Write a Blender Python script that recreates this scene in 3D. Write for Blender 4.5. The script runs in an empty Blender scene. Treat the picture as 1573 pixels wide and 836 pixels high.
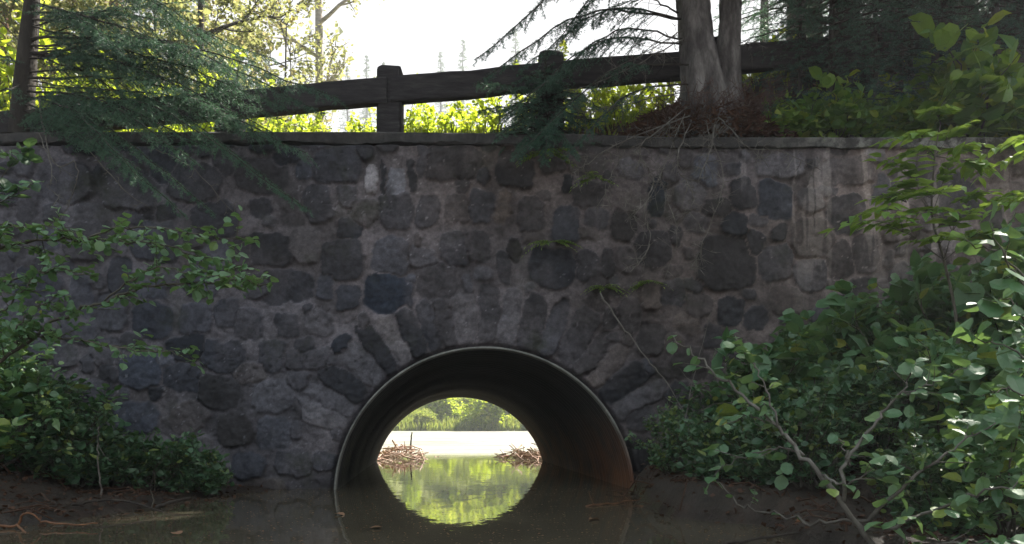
import bpy, math, random
import numpy as np
from mathutils import Vector
R = math.radians
SC = bpy.context.scene
COL = SC.collection
rng = np.random.default_rng(7)
random.seed(7)

# ------------------------------------------------------------------ camera, sky, sun, exposure
F, CX, HY, H = 1300.0, 786.5, 646.0, 0.62        # focal length in photo pixels, centre column, horizon row, eye height
cd = bpy.data.cameras.new('camera'); cam = bpy.data.objects.new('camera', cd); COL.objects.link(cam)
cd.sensor_fit = 'HORIZONTAL'; cd.sensor_width = 36; cd.lens = F/1573*36
cd.shift_y = (HY-418)/1573; cd.clip_end = 3000; cd.clip_start = 0.05
cam.location = (0, 0, H); cam.rotation_euler = (R(90), 0, 0)
SC.camera = cam
SUN_AZ, SUN_EL = R(42), R(52)
EXPO = 2.05; HAZE = .0018
w = bpy.data.worlds.new('World'); SC.world = w; w.use_nodes = True
nt = w.node_tree; nt.nodes.clear()
sky = nt.nodes.new('ShaderNodeTexSky'); sky.sky_type = 'NISHITA'; sky.sun_disc = False
sky.sun_elevation = SUN_EL; sky.sun_rotation = SUN_AZ; sky.dust_density = 3.0; sky.air_density = 1.0
veil = nt.nodes.new('ShaderNodeVectorMath'); veil.operation = 'MINIMUM'     # thin even cloud veil: the sky never gets brighter than this
SKYCAP = 1.60
veil.inputs[1].default_value = (SKYCAP*0.99, SKYCAP*0.995, SKYCAP)
bg = nt.nodes.new('ShaderNodeBackground'); bg.inputs[1].default_value = 0.15
wo = nt.nodes.new('ShaderNodeOutputWorld')
floor_ = nt.nodes.new('ShaderNodeVectorMath'); floor_.operation = 'MAXIMUM'     # bluish floor added to the sky to lift ambient light in the shade
floor_.inputs[1].default_value = (SKYCAP*.78, SKYCAP*.88, SKYCAP*1.02)
nt.links.new(sky.outputs[0], veil.inputs[0]); nt.links.new(veil.outputs[0], floor_.inputs[0]); nt.links.new(floor_.outputs[0], bg.inputs[0]); nt.links.new(bg.outputs[0], wo.inputs[0])
sd = bpy.data.lights.new('sun', 'SUN'); so = bpy.data.objects.new('sun', sd); COL.objects.link(so)
sd.energy = 5.0; sd.angle = R(0.5); sd.color = (1.0, 0.95, 0.85)
sv = Vector((math.sin(SUN_AZ)*math.cos(SUN_EL), math.cos(SUN_AZ)*math.cos(SUN_EL), math.sin(SUN_EL)))
so.rotation_euler = (-sv).to_track_quat('-Z', 'Y').to_euler(); so.location = sv*40
vs = SC.view_settings; vs.view_transform = 'Standard'; vs.look = 'None'; vs.gamma = 1; vs.exposure = EXPO; vs.use_curve_mapping = False
SC.render.engine = 'CYCLES'
SC.cycles.max_bounces = 8; SC.cycles.diffuse_bounces = 4; SC.cycles.glossy_bounces = 4; SC.cycles.transmission_bounces = 6
SC.cycles.transparent_max_bounces = 8; SC.cycles.use_denoising = True
SC.cycles.caustics_reflective = False

def at(px, py, d):                                # a point of the place: photo pixel + distance in metres
    return np.array([(px-CX)*d/F, d, H+(HY-py)*d/F])

# ------------------------------------------------------------------ helpers
def tag(o, label=None, cat=None, group=None, kind=None):
    if label: o['label'] = label
    if cat: o['category'] = cat
    if group: o['group'] = group
    if kind: o['kind'] = kind
    return o
def empty(name, loc, label, cat, group=None):
    o = bpy.data.objects.new(name, None); COL.objects.link(o); o.location = loc; o.empty_display_size = .2
    return tag(o, label, cat, group)
def part(name, me, root, loc=(0, 0, 0)):
    o = bpy.data.objects.new(name, me); COL.objects.link(o); o.parent = root; o.location = loc
    return o
def solo(name, me, loc=(0, 0, 0), **k):
    o = bpy.data.objects.new(name, me); COL.objects.link(o); o.location = loc
    return tag(o, **k)
def place(parts, name, loc, label, cat, group=None, rz=0, s=1.0, sz=None, tilt=(0, 0)):
    r = empty(name, loc, label, cat, group)
    r.rotation_euler = (tilt[0], tilt[1], rz); r.scale = (s, s, sz or s)
    for n, me in parts: part(n, me, r)
    return r
def nrm(v):
    v = np.asarray(v, float); return v/np.maximum(np.linalg.norm(v, axis=-1, keepdims=True), 1e-9)

class MB:
    """collects vertices, triangles / quads, material slots and a per-vertex tone"""
    def __init__(s): s.v = []; s.t = []; s.q = []; s.n = 0; s.tm = []; s.qm = []; s.tone = []
    def add(s, v, tris=None, quads=None, m=0, tone=0.5):
        v = np.asarray(v, np.float32).reshape(-1, 3); k = len(v)
        s.v.append(v); s.tone.append(np.broadcast_to(np.asarray(tone, np.float32), (k,)).copy())
        if tris is not None and len(tris):
            tris = np.asarray(tris, np.int64); s.t.append(tris+s.n); s.tm.append(np.full(len(tris), m))
        if quads is not None and len(quads):
            quads = np.asarray(quads, np.int64); s.q.append(quads+s.n); s.qm.append(np.full(len(quads), m))
        s.n += k
    def mesh(s, name, mats, smooth=False, origin=None, col=None):
        v = np.concatenate(s.v) if s.v else np.zeros((0, 3), np.float32)
        if origin is not None: v = v-np.asarray(origin, np.float32)
        t = np.concatenate(s.t) if s.t else np.zeros((0, 3), np.int64)
        q = np.concatenate(s.q) if s.q else np.zeros((0, 4), np.int64)
        me = bpy.data.meshes.new(name)
        me.vertices.add(len(v)); me.vertices.foreach_set('co', v.astype(np.float32).ravel())
        me.loops.add(t.size+q.size); me.polygons.add(len(t)+len(q))
        me.loops.foreach_set('vertex_index', np.concatenate([t.ravel(), q.ravel()]).astype(np.int32))
        me.polygons.foreach_set('loop_start', np.concatenate([np.arange(len(t))*3, t.size+np.arange(len(q))*4]).astype(np.int32))
        mi = np.concatenate(s.tm+s.qm) if (s.tm or s.qm) else np.zeros(0)
        me.polygons.foreach_set('material_index', mi.astype(np.int32))
        me.polygons.foreach_set('use_smooth', np.full(len(mi), smooth))
        for m in (mats if isinstance(mats, (list, tuple)) else [mats]): me.materials.append(m)
        a = me.attributes.new('tone', 'FLOAT', 'POINT'); a.data.foreach_set('value', np.concatenate(s.tone).astype(np.float32))
        if col is not None:
            c = me.attributes.new('stonecol', 'FLOAT_COLOR', 'POINT')
            c.data.foreach_set('color', np.c_[col, np.ones(len(col))].astype(np.float32).ravel())
        me.update(calc_edges=True)
        return me
    def tube(s, pts, rad, n=6, m=0, tone=0.5, cap=True):
        pts = np.asarray(pts, float); k = len(pts)
        rad = np.broadcast_to(np.asarray(rad, float), (k,))
        tn = nrm(np.gradient(pts, axis=0)); up = np.array([0, 0, 1.]) if abs(tn[0][2]) < .9 else np.array([1., 0, 0])
        vs_ = []; a = np.arange(n)*2*math.pi/n; u = None
        for i in range(k):
            u = np.cross(tn[i], up) if u is None else u-tn[i]*np.dot(u, tn[i])
            u = nrm(u); b = np.cross(tn[i], u)
            vs_.append(pts[i]+rad[i]*(np.cos(a)[:, None]*u+np.sin(a)[:, None]*b))
        j = np.arange(n); j2 = (j+1) % n; q = []
        for i in range(k-1): q.append(np.c_[i*n+j, i*n+j2, (i+1)*n+j2, (i+1)*n+j])
        v = np.concatenate(vs_); tr = []
        if cap:
            v = np.concatenate([v, [pts[0]], [pts[-1]]]); c0 = k*n; c1 = c0+1
            tr = np.concatenate([np.c_[j2, j, np.full(n, c0)], np.c_[(k-1)*n+j, (k-1)*n+j2, np.full(n, c1)]])
        s.add(v, tr, np.concatenate(q), m, tone)
    def box(s, c, h, m=0, rot=None, tone=.5):
        c = np.asarray(c, float); o = np.array([[x, y, z] for x in (-1, 1) for y in (-1, 1) for z in (-1, 1)])*np.asarray(h)
        if rot is not None: o = o@np.asarray(rot).T
        s.add(o+c, None, [[0, 1, 3, 2], [4, 6, 7, 5], [0, 4, 5, 1], [2, 3, 7, 6], [0, 2, 6, 4], [1, 5, 7, 3]], m, tone)

def spline(pts, n=6, jit=0.0):
    """Catmull-Rom through the points"""
    p = np.asarray(pts, float); p = np.concatenate([[2*p[0]-p[1]], p, [2*p[-1]-p[-2]]]); out = []
    for i in range(1, len(p)-2):
        for t in np.linspace(0, 1, n, endpoint=False):
            a, b, c, d = p[i-1:i+3]
            out.append(.5*((2*b)+(c-a)*t+(2*a-5*b+4*c-d)*t*t+(3*b-a-3*c+d)*t**3))
    out.append(p[-2]); out = np.array(out)
    if jit: out[1:-1] += rng.normal(0, jit, (len(out)-2, 3))
    return out

# leaf templates: unit leaf along +Y, width along X, normal +Z, folded on the midrib and drooping at the tip
LEAF_ROUND = (np.array([[0, 0, 0], [0, .35, -.02], [0, .7, -.05], [0, 1, -.14],
                        [-.30, .18, .05], [-.44, .5, .06], [-.30, .82, .0], [.30, .18, .05], [.44, .5, .06], [.30, .82, .0]]),
              np.array([[0, 1, 4], [1, 5, 4], [1, 2, 5], [2, 6, 5], [2, 3, 6], [0, 7, 1], [1, 7, 8], [1, 8, 2], [2, 8, 9], [2, 9, 3]]))
LEAF_POINT = (np.array([[0, 0, 0], [0, .45, -.02], [0, 1, -.16], [-.24, .22, .04], [-.22, .55, .02], [.24, .22, .04], [.22, .55, .02]]),
              np.array([[0, 1, 3], [1, 4, 3], [1, 2, 4], [0, 5, 1], [1, 5, 6], [1, 6, 2]]))
LEAF_MINI = (np.array([[0, 0, 0], [-.36, .5, .05], [0, 1, -.1], [.36, .5, .05]]), np.array([[0, 2, 1], [0, 3, 2]]))

def leaves(mb, pos, dirs, L, tmpl=LEAF_ROUND, m=0, tone=None, upbias=1.0, wid=1.0, flat=.5):
    """leaves at pos pointing along dirs, blades facing mostly up"""
    pos = np.asarray(pos, float); n = len(pos)
    if n == 0: return
    y = nrm(np.asarray(dirs, float)); L = np.broadcast_to(np.asarray(L, float), (n,))
    up = nrm(np.array([0, 0, upbias])+rng.normal(0, flat, (n, 3)))
    x = nrm(np.cross(y, up)); z = np.cross(x, y)
    tv, tf = tmpl
    fold = rng.uniform(.2, 2.2, n)[:, None, None]; curl = rng.uniform(-.3, 2.0, n)
    tz = tv[:, 2][None, :].repeat(n, 0)
    tz = np.where(tv[:, 0][None] != 0, tz*fold[:, 0], tz*curl[:, None])
    V = pos[:, None, :]+L[:, None, None]*(tv[None, :, 0, None]*wid*x[:, None, :]+tv[None, :, 1, None]*y[:, None, :]+tz[:, :, None]*z[:, None, :])
    Fc = (tf[None]+(np.arange(n)*len(tv))[:, None, None]).reshape(-1, 3)
    tone = rng.uniform(0, 1, n) if tone is None else np.clip(np.broadcast_to(tone, (n,))+rng.normal(0, .12, n), 0, 1)
    mb.add(V.reshape(-1, 3), Fc, None, m, np.repeat(tone, len(tv)))

def needles(mb, segs, dens, ln, wd, m=1, spread=.9, tone0=.5):
    """segs (k,2,3): twig pieces, covered in thin needle blades"""
    segs = np.asarray(segs, float)
    if len(segs) == 0: return
    sl = np.linalg.norm(segs[:, 1]-segs[:, 0], axis=1)
    cnt = np.maximum(1, rng.poisson(sl*dens)); idx = np.repeat(np.arange(len(segs)), cnt); n = len(idx)
    t = rng.uniform(0, 1, n)[:, None]; p = segs[idx, 0]*(1-t)+segs[idx, 1]*t
    ax = nrm(segs[idx, 1]-segs[idx, 0]); r = rng.normal(0, 1, (n, 3)); r[:, 2] = r[:, 2]*.75+.2
    pe = nrm(r-ax*np.sum(r*ax, 1, keepdims=True))
    dr = nrm(ax*rng.uniform(.25, .9, n)[:, None]+pe*spread); side = nrm(np.cross(dr, rng.normal(0, 1, (n, 3))))
    l = ln*rng.uniform(.7, 1.25, n)[:, None]; ww = wd*.5
    V = np.stack([p-side*ww, p+side*ww, p+dr*l], 1)
    tn = np.repeat(np.clip(rng.normal(tone0, .2, len(segs)), 0, 1)[idx], 3)
    mb.add(V.reshape(-1, 3), np.arange(n*3).reshape(-1, 3), None, m, tn)

# ------------------------------------------------------------------ materials
def mat(name): 
    m = bpy.data.materials.new(name); m.use_nodes = True; n = m.node_tree; n.nodes.clear()
    o = n.nodes.new('ShaderNodeOutputMaterial'); return m, n, o
def N(n, t, **k):
    x = n.nodes.new(t)
    for a, b in k.items(): setattr(x, a, b)
    return x
def ramp(n, fac, stops):
    r = N(n, 'ShaderNodeValToRGB'); e = r.color_ramp.elements
    while len(e) < len(stops): e.new(.5)
    for i, (p, c) in enumerate(stops): e[i].position = p; e[i].color = (*c, 1)
    n.links.new(fac, r.inputs[0]); return r.outputs[0]
def noise(n, scale, detail=4, rough=.55, vec=None, obj=True):
    t = N(n, 'ShaderNodeTexNoise'); t.inputs['Scale'].default_value = scale; t.inputs['Detail'].default_value = detail; t.inputs['Roughness'].default_value = rough
    if vec is None: vec = N(n, 'ShaderNodeTexCoord').outputs['Object']
    n.links.new(vec, t.inputs['Vector']); return t.outputs[0]
def mapped(n, scale):
    mp = N(n, 'ShaderNodeMapping'); mp.inputs['Scale'].default_value = scale
    n.links.new(N(n, 'ShaderNodeTexCoord').outputs['Object'], mp.inputs[0]); return mp.outputs[0]
def mixc(n, fac, a, b, mode='MIX'):
    x = N(n, 'ShaderNodeMix', data_type='RGBA', blend_type=mode)
    for s_, v in ((x.inputs[0], fac), (x.inputs[6], a), (x.inputs[7], b)):
        if hasattr(v, 'is_linked'): n.links.new(v, s_)
        else: s_.default_value = v if isinstance(v, float) else (*v, 1)
    return x.outputs[2]
def bumpn(n, h, strength=.5, dist=.02):
    b = N(n, 'ShaderNodeBump'); b.inputs['Strength'].default_value = strength; b.inputs['Distance'].default_value = dist
    n.links.new(h, b.inputs['Height']); return b.outputs[0]
def solid(name, stops, scale=6, rough=.85, bump=.4, dist=.02, stretch=None, spec=.3, bscale=None):
    m, n, o = mat(name); p = N(n, 'ShaderNodeBsdfPrincipled'); v = mapped(n, stretch) if stretch else None
    c = ramp(n, noise(n, scale, 6, .65, v), stops); n.links.new(c, p.inputs['Base Color'])
    p.inputs['Roughness'].default_value = rough; p.inputs['Specular IOR Level'].default_value = spec
    n.links.new(bumpn(n, noise(n, bscale or scale*5, 5, .6, v), bump, dist), p.inputs['Normal'])
    n.links.new(p.outputs[0], o.inputs[0]); return m
def foliage(name, stops, trans=(.12, .2, .03), tmix=.35, rough=.45, spec=.5):
    m, n, o = mat(name); p = N(n, 'ShaderNodeBsdfPrincipled')
    a = N(n, 'ShaderNodeAttribute', attribute_name='tone')
    c = ramp(n, a.outputs['Fac'], stops)
    c = mixc(n, .35, c, ramp(n, noise(n, 40, 3), [(.3, (.35, .35, .35)), (.7, (1, 1, 1))]), 'MULTIPLY')
    n.links.new(c, p.inputs['Base Color']); p.inputs['Roughness'].default_value = rough; p.inputs['Specular IOR Level'].default_value = spec
    t = N(n, 'ShaderNodeBsdfTranslucent'); n.links.new(mixc(n, .5, c, trans), t.inputs[0])
    x = N(n, 'ShaderNodeMixShader'); x.inputs[0].default_value = tmix
    n.links.new(p.outputs[0], x.inputs[1]); n.links.new(t.outputs[0], x.inputs[2]); n.links.new(x.outputs[0], o.inputs[0]); return m

M = {}
M['spruce'] = foliage('spruce_needles', [(0, (0.026, 0.074, 0.059)), (.5, (0.054, 0.128, 0.099)), (1, (0.098, 0.203, 0.132))], (.09, .16, .05), .36, .5, .45)
M['spruce_lit'] = foliage('young_needles', [(0, (.02, .05, .02)), (.5, (.045, .10, .035)), (1, (.10, .17, .05))], (.12, .18, .03), .35)
M['alder'] = foliage('alder_leaves', [(0, (.05, .14, .06)), (.45, (.10, .225, .105)), (.8, (.165, .30, .14)), (.93, (.26, .36, .06)), (1, (.34, .37, .07))], (.25, .36, .05), .34, .42, .7)
M['shrub'] = foliage('shrub_leaves', [(0, (.032, .09, .042)), (.5, (.065, .155, .075)), (.9, (.115, .205, .10)), (1, (.19, .25, .06))], (.16, .25, .04), .3, .45, .6)
M['herb'] = foliage('herb_leaves', [(0, (.05, .15, .035)), (.5, (.125, .28, .06)), (.85, (.24, .38, .065)), (1, (.34, .40, .06))], (.4, .5, .05), .48, .45)
M['sunleaf'] = foliage('sunlit_leaves', [(0, (.04, .075, .02)), (.4, (.09, .14, .03)), (.75, (.17, .20, .05)), (.9, (.28, .20, .10)), (1, (.34, .24, .15))], (.5, .48, .17), .55, .5)
M['bankleaf'] = foliage('bank_leaves', [(0, (.08, .15, .010)), (.4, (.22, .31, .016)), (.8, (.40, .43, .04)), (1, (.50, .45, .10))], (.72, .86, .05), .58, .5)
M['grass'] = foliage('grass_blades', [(0, (.06, .11, .015)), (.5, (.16, .22, .03)), (1, (.38, .36, .10))], (.5, .58, .07), .5, .6)
M['litterleaf'] = foliage('litter_leaves', [(0, (.05, .025, .014)), (.5, (.13, .06, .035)), (1, (.26, .15, .09))], (.15, .07, .03), .15, .7, .3)
M['bark'] = solid('spruce_bark', [(.3, (.022, .018, .016)), (.6, (.05, .042, .036)), (.8, (.09, .08, .07))], 9, .9, .7, .02, (1, 1, .35))
M['greybark'] = solid('lichen_grey_bark', [(.32, (.04, .036, .036)), (.5, (.12, .11, .11)), (.7, (.28, .265, .26))], 9, .9, .9, .03, (1, 1, .3), bscale=30)
M['birch'] = solid('birch_bark', [(.3, (.12, .10, .09)), (.45, (.34, .30, .28)), (.8, (.55, .50, .46))], 5, .8, .3, .01, (.6, .6, 2.5))
M['pine'] = solid('red_pine_bark', [(.3, (.10, .05, .03)), (.6, (.24, .12, .07)), (.8, (.34, .20, .13))], 7, .9, .6, .02, (1, 1, .4))
M['twig'] = solid('twig_bark', [(.3, (.05, .045, .035)), (.7, (.12, .11, .09))], 12, .85, .3, .005)
M['deadtwig'] = solid('dead_twig', [(.3, (.06, .05, .045)), (.6, (.15, .14, .125)), (.8, (.30, .29, .27))], 9, .9, .3, .005)
M['drift'] = solid('driftwood', [(.3, (.16, .08, .06)), (.5, (.34, .22, .17)), (.7, (.6, .5, .45))], 8, .8, .4, .006)
M['brush'] = solid('dry_brown_twigs', [(.3, (.05, .032, .026)), (.7, (.14, .09, .075))], 9, .9, .3, .005)
M['wetwood'] = solid('wet_stick', [(.3, (.07, .03, .015)), (.7, (.26, .12, .06))], 10, .5, .4, .005)
M['rail'] = solid('weathered_dark_timber', [(.3, (.018, .016, .018)), (.55, (.04, .036, .038)), (.8, (.075, .068, .066))], 5, .9, .5, .012, (1, 6, 6))
M['gravel'] = solid('gravel_road', [(.3, (.16, .14, .12)), (.7, (.32, .29, .25))], 14, .95, .6, .02)

# ------------------------------------------------------------------ ground (one sheet), water, road
def sm(a, b, x): t = np.clip((x-a)/(b-a), 0, 1); return t*t*(3-2*t)
def vnoise(x, y, seed=0):
    x = np.asarray(x, float); y = np.asarray(y, float)
    g = np.random.default_rng(seed).uniform(-1, 1, (128, 128))
    xi = np.floor(x).astype(int); yi = np.floor(y).astype(int); fx = x-xi; fy = y-yi
    fx = fx*fx*(3-2*fx); fy = fy*fy*(3-2*fy); a = lambda i, j: g[(xi+i) % 128, (yi+j) % 128]
    return (a(0, 0)*(1-fx)+a(1, 0)*fx)*(1-fy)+(a(0, 1)*(1-fx)+a(1, 1)*fx)*fy
def fbm(x, y, seed=0, o=4):
    return sum(vnoise(np.asarray(x)*2**k, np.asarray(y)*2**k, seed+k)*.5**k for k in range(o))
WY = 7.65                                         # front face of the wall
PA = np.array([-.25, 7.60, -.07]); PB = np.array([-.80, 12.95, -.338]); PR = 1.335    # culvert axis ends and radius
def road_z(x): return np.where(x < 8, 3.42+.087*(x+1.15), 3.42+.087*9.15)+np.where(x < -8, .087*6.85-.0+.087*(-8-x)*.9, 0)*(x < -8)
def zfun(x, y):
    x = np.asarray(x, float); y = np.asarray(y, float)
    # stream side, in front of the wall
    xl = np.interp(y, [-20, 2, 4.2, 4.77, 5.6, 6.5, 7.07, 7.65], [-5, -4.0, -3.2, -2.92, -2.72, -2.62, -2.5, -2.1])+.10*vnoise(y*2.3, x*0, 3)
    xr = np.interp(y, [-20, 2, 3.8, 4.3, 5.0, 5.4, 6.3, 6.8, 7.65], [4, 2.4, 1.75, 1.52, 1.46, 1.0, .95, 1.02, 1.06])+.07*vnoise(y*3.1, x*0, 4)
    sl = xl-x; sr = x-xr
    L = np.where(sl > 0, .02+.13*sl+.18*sm(.35, 1.3, sl)+.12*np.clip(sl-1.2, 0, 8), np.maximum(sl*.55, -.4))
    Rt = np.where(sr > 0, .03+(.16*sm(0, .14, sr)+.10*sr)*(.15+.85*sm(4.2, 5.6, y))+.12*np.clip(sr-1.0, 0, 8), np.maximum(sr*1.2, -.4))
    zf = np.maximum(np.where(sl > 0, L, np.maximum(L, -.4)), np.where(sr > 0, Rt, np.maximum(Rt, -.4)))
    zf = zf+.035*fbm(x*2.2, y*2.2, 11)*(zf > -.2)
    # top of the embankment
    rz = road_z(x)
    mound = .62*sm(1.0, 3.6, x)*np.exp(-((y-8.9)/.75)**2)
    lip = 3.17-.02*sm(0, 6, x)
    top = lip+(rz-lip)*sm(7.95, 8.6, y)+mound+.03*fbm(x*3, y*3, 21)*(1-sm(8.5, 9, y)*(1-sm(11.4, 11.9, y)))
    # far side: embankment slope, pond, shores
    xl2 = -2.55-(y-14)*.33+.3*vnoise(y*.7, x*0, 5); xr2 = 2.2+(y-14)*.3+.3*vnoise(y*.7, x*0, 6)
    s2 = np.maximum(np.maximum(xl2-x, x-xr2), (y-50)*.6)
    land = np.where(s2 > 0, .05+.28*np.minimum(s2, 11)+.02*np.clip(s2-11, 0, 400), np.maximum(s2*.35, -.6))+.12*fbm(x*.5, y*.5, 31)*(s2 > 0)
    land = land+.27*np.clip(y-57, 0, 32)*sm(0, 6, y-50)
    emb = top-np.clip(y-11.35, 0, None)*2.05
    back = np.maximum(land, emb)
    fr = sm(7.78, 7.92, y)
    return zf*(1-fr)+back*fr
def gz(x, y): return float(zfun(np.array([x]), np.array([y]))[0])

xs = np.concatenate([-np.geomspace(160, 8.2, 40), np.arange(-8, 8.01, .1), np.geomspace(8.2, 160, 40)])
ys = np.concatenate([np.linspace(-60, 2.6, 26), np.arange(2.8, 7.7, .1), [7.72, 7.76, 7.80, 7.84, 7.88, 7.92, 7.96], np.arange(8.02, 17, .12), np.geomspace(17.1, 190, 60)])
GX, GY = np.meshgrid(xs, ys); GZ = zfun(GX, GY)
nx, ny = len(xs), len(ys); i, j = np.meshgrid(np.arange(nx-1), np.arange(ny-1)); b0 = (j*nx+i).ravel()
quads = np.c_[b0, b0+1, b0+1+nx, b0+nx]
V = np.c_[GX.ravel(), GY.ravel(), GZ.ravel()]
t_ax = np.clip((V[:, 1]-PA[1])/(PB[1]-PA[1]), 0, 1)
dx = V[:, 0]-(PA[0]+(PB[0]-PA[0])*t_ax); dz = V[:, 2]-(PA[2]+(PB[2]-PA[2])*t_ax)
inpipe = (np.hypot(dx, dz) < PR+.03) & (V[:, 1] > 7.6) & (V[:, 1] < 13.9) & (V[:, 2] > -.2)
inpipe |= (np.abs(V[:, 0]-PA[0]) < PR+.05) & (V[:, 1] > 7.7) & (V[:, 1] < 7.95)
quads = quads[~inpipe[quads].any(1)]
mb = MB(); mb.add(V, None, quads)
m, n, o = mat('forest_soil'); p = N(n, 'ShaderNodeBsdfPrincipled'); tc = N(n, 'ShaderNodeTexCoord').outputs['Object']
soil = ramp(n, noise(n, 3.2, 8, .7, tc), [(.3, (.02, .016, .012)), (.55, (.05, .036, .026)), (.75, (.10, .065, .045))])
grs = ramp(n, noise(n, 1.3, 8, .7, tc), [(.3, (.09, .11, .025)), (.5, (.20, .23, .05)), (.7, (.38, .36, .13))])
sx = N(n, 'ShaderNodeSeparateXYZ'); n.links.new(tc, sx.inputs[0])
far = N(n, 'ShaderNodeMapRange'); n.links.new(sx.outputs[1], far.inputs[0]); far.inputs[1].default_value = 8.6; far.inputs[2].default_value = 11.5
base = mixc(n, far.outputs[0], soil, grs)
wet = N(n, 'ShaderNodeMapRange'); n.links.new(sx.outputs[2], wet.inputs[0]); wet.inputs[1].default_value = .02; wet.inputs[2].default_value = .22
wetc = mixc(n, wet.outputs[0], mixc(n, 1.0, base, (.55, .5, .5), 'MULTIPLY'), base); n.links.new(wetc, p.inputs['Base Color'])
rr = N(n, 'ShaderNodeMapRange'); n.links.new(wet.outputs[0], rr.inputs[0]); rr.inputs[3].default_value = .38; rr.inputs[4].default_value = .95; n.links.new(rr.outputs[0], p.inputs['Roughness'])
n.links.new(bumpn(n, noise(n, 22, 6, .7, tc), .9, .04), p.inputs['Normal']); n.links.new(p.outputs[0], o.inputs[0]); M['soil'] = m
solo('ground', mb.mesh('ground', M['soil'], True), kind='structure', label='dark forest soil banks, road embankment and the shore beyond', cat='ground')

# water: calm under the culvert, ruffled by the wind on the open pond
m, n, o = mat('stream_water'); p = N(n, 'ShaderNodeBsdfPrincipled'); tc = N(n, 'ShaderNodeTexCoord').outputs['Object']
murk = ramp(n, noise(n, .9, 5, .6, tc), [(.3, (.060, .053, .037)), (.7, (.095, .083, .058))])
p.inputs['IOR'].default_value = 1.33
sx = N(n, 'ShaderNodeSeparateXYZ'); n.links.new(tc, sx.inputs[0])
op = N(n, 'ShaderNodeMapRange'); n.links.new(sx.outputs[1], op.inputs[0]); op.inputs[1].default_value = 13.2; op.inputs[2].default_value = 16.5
pond_glare = ramp(n, noise(n, 1, 6, .7, mapped(n, (.22, .8, 1))), [(.30, (.10, .10, .08)), (.48, (.28, .27, .25)), (.68, (.40, .39, .37))])
n.links.new(mixc(n, op.outputs[0], murk, pond_glare), p.inputs['Base Color'])       # sky glare on the open pond, painted into its base colour
rg = N(n, 'ShaderNodeMapRange'); n.links.new(op.outputs[0], rg.inputs[0]); rg.inputs[3].default_value = .025; rg.inputs[4].default_value = .30; n.links.new(rg.outputs[0], p.inputs['Roughness'])
h = noise(n, 5.5, 3, .55, mapped(n, (1, .55, 1)))
bs = N(n, 'ShaderNodeMapRange'); n.links.new(op.outputs[0], bs.inputs[0]); bs.inputs[3].default_value = .03; bs.inputs[4].default_value = .8
b = N(n, 'ShaderNodeBump'); b.inputs['Distance'].default_value = .05; n.links.new(bs.outputs[0], b.inputs['Strength']); n.links.new(h, b.inputs['Height'])
n.links.new(b.outputs[0], p.inputs['Normal']); n.links.new(p.outputs[0], o.inputs[0]); M['water'] = m
mb = MB(); wx = np.array([-60, -15, -5, 0, 5, 15, 60.]); wyv = np.array([-60, -10, 0, 5, 8, 13, 20, 35, 52.])
X_, Y_ = np.meshgrid(wx, wyv); i, j = np.meshgrid(np.arange(6), np.arange(8)); b0 = (j*7+i).ravel()
mb.add(np.c_[X_.ravel(), Y_.ravel(), 0*X_.ravel()], None, np.c_[b0, b0+1, b0+8, b0+7])
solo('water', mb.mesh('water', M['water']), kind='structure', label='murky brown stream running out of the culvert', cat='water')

# road on the embankment
mb = MB(); rx = np.linspace(-40, 40, 161); X_, Y_ = np.meshgrid(rx, [9.25, 10, 10.8, 11.4]); Z_ = zfun(X_, Y_)+.03
i, j = np.meshgrid(np.arange(160), np.arange(3)); b0 = (j*161+i).ravel()
mb.add(np.c_[X_.ravel(), Y_.ravel(), Z_.ravel()], None, np.c_[b0, b0+1, b0+162, b0+161])
solo('road', mb.mesh('road', M['gravel'], True), kind='structure', label='narrow gravel road crossing on top of the embankment', cat='road')

# thin haze volume, added to lift the darks as lens glare does
mb = MB(); mb.box((0, 65, 19.5), (165, 130, 22.5))
m, n, o = mat('haze_air'); pv = N(n, 'ShaderNodeVolumePrincipled'); pv.inputs['Color'].default_value = (.90, .94, 1, 1); pv.inputs['Density'].default_value = HAZE; pv.inputs['Anisotropy'].default_value = .35
n.links.new(pv.outputs[0], o.inputs['Volume']); solo('haze', mb.mesh('haze', m), kind='stuff', label='thin bright haze added to the air in place of lens glare', cat='haze')

# ------------------------------------------------------------------ stone wall
def px2w(px, py): q = at(px, py, WY); return q[0], q[2]
SU = WY/F                                          # metres per photo pixel on the wall
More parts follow.
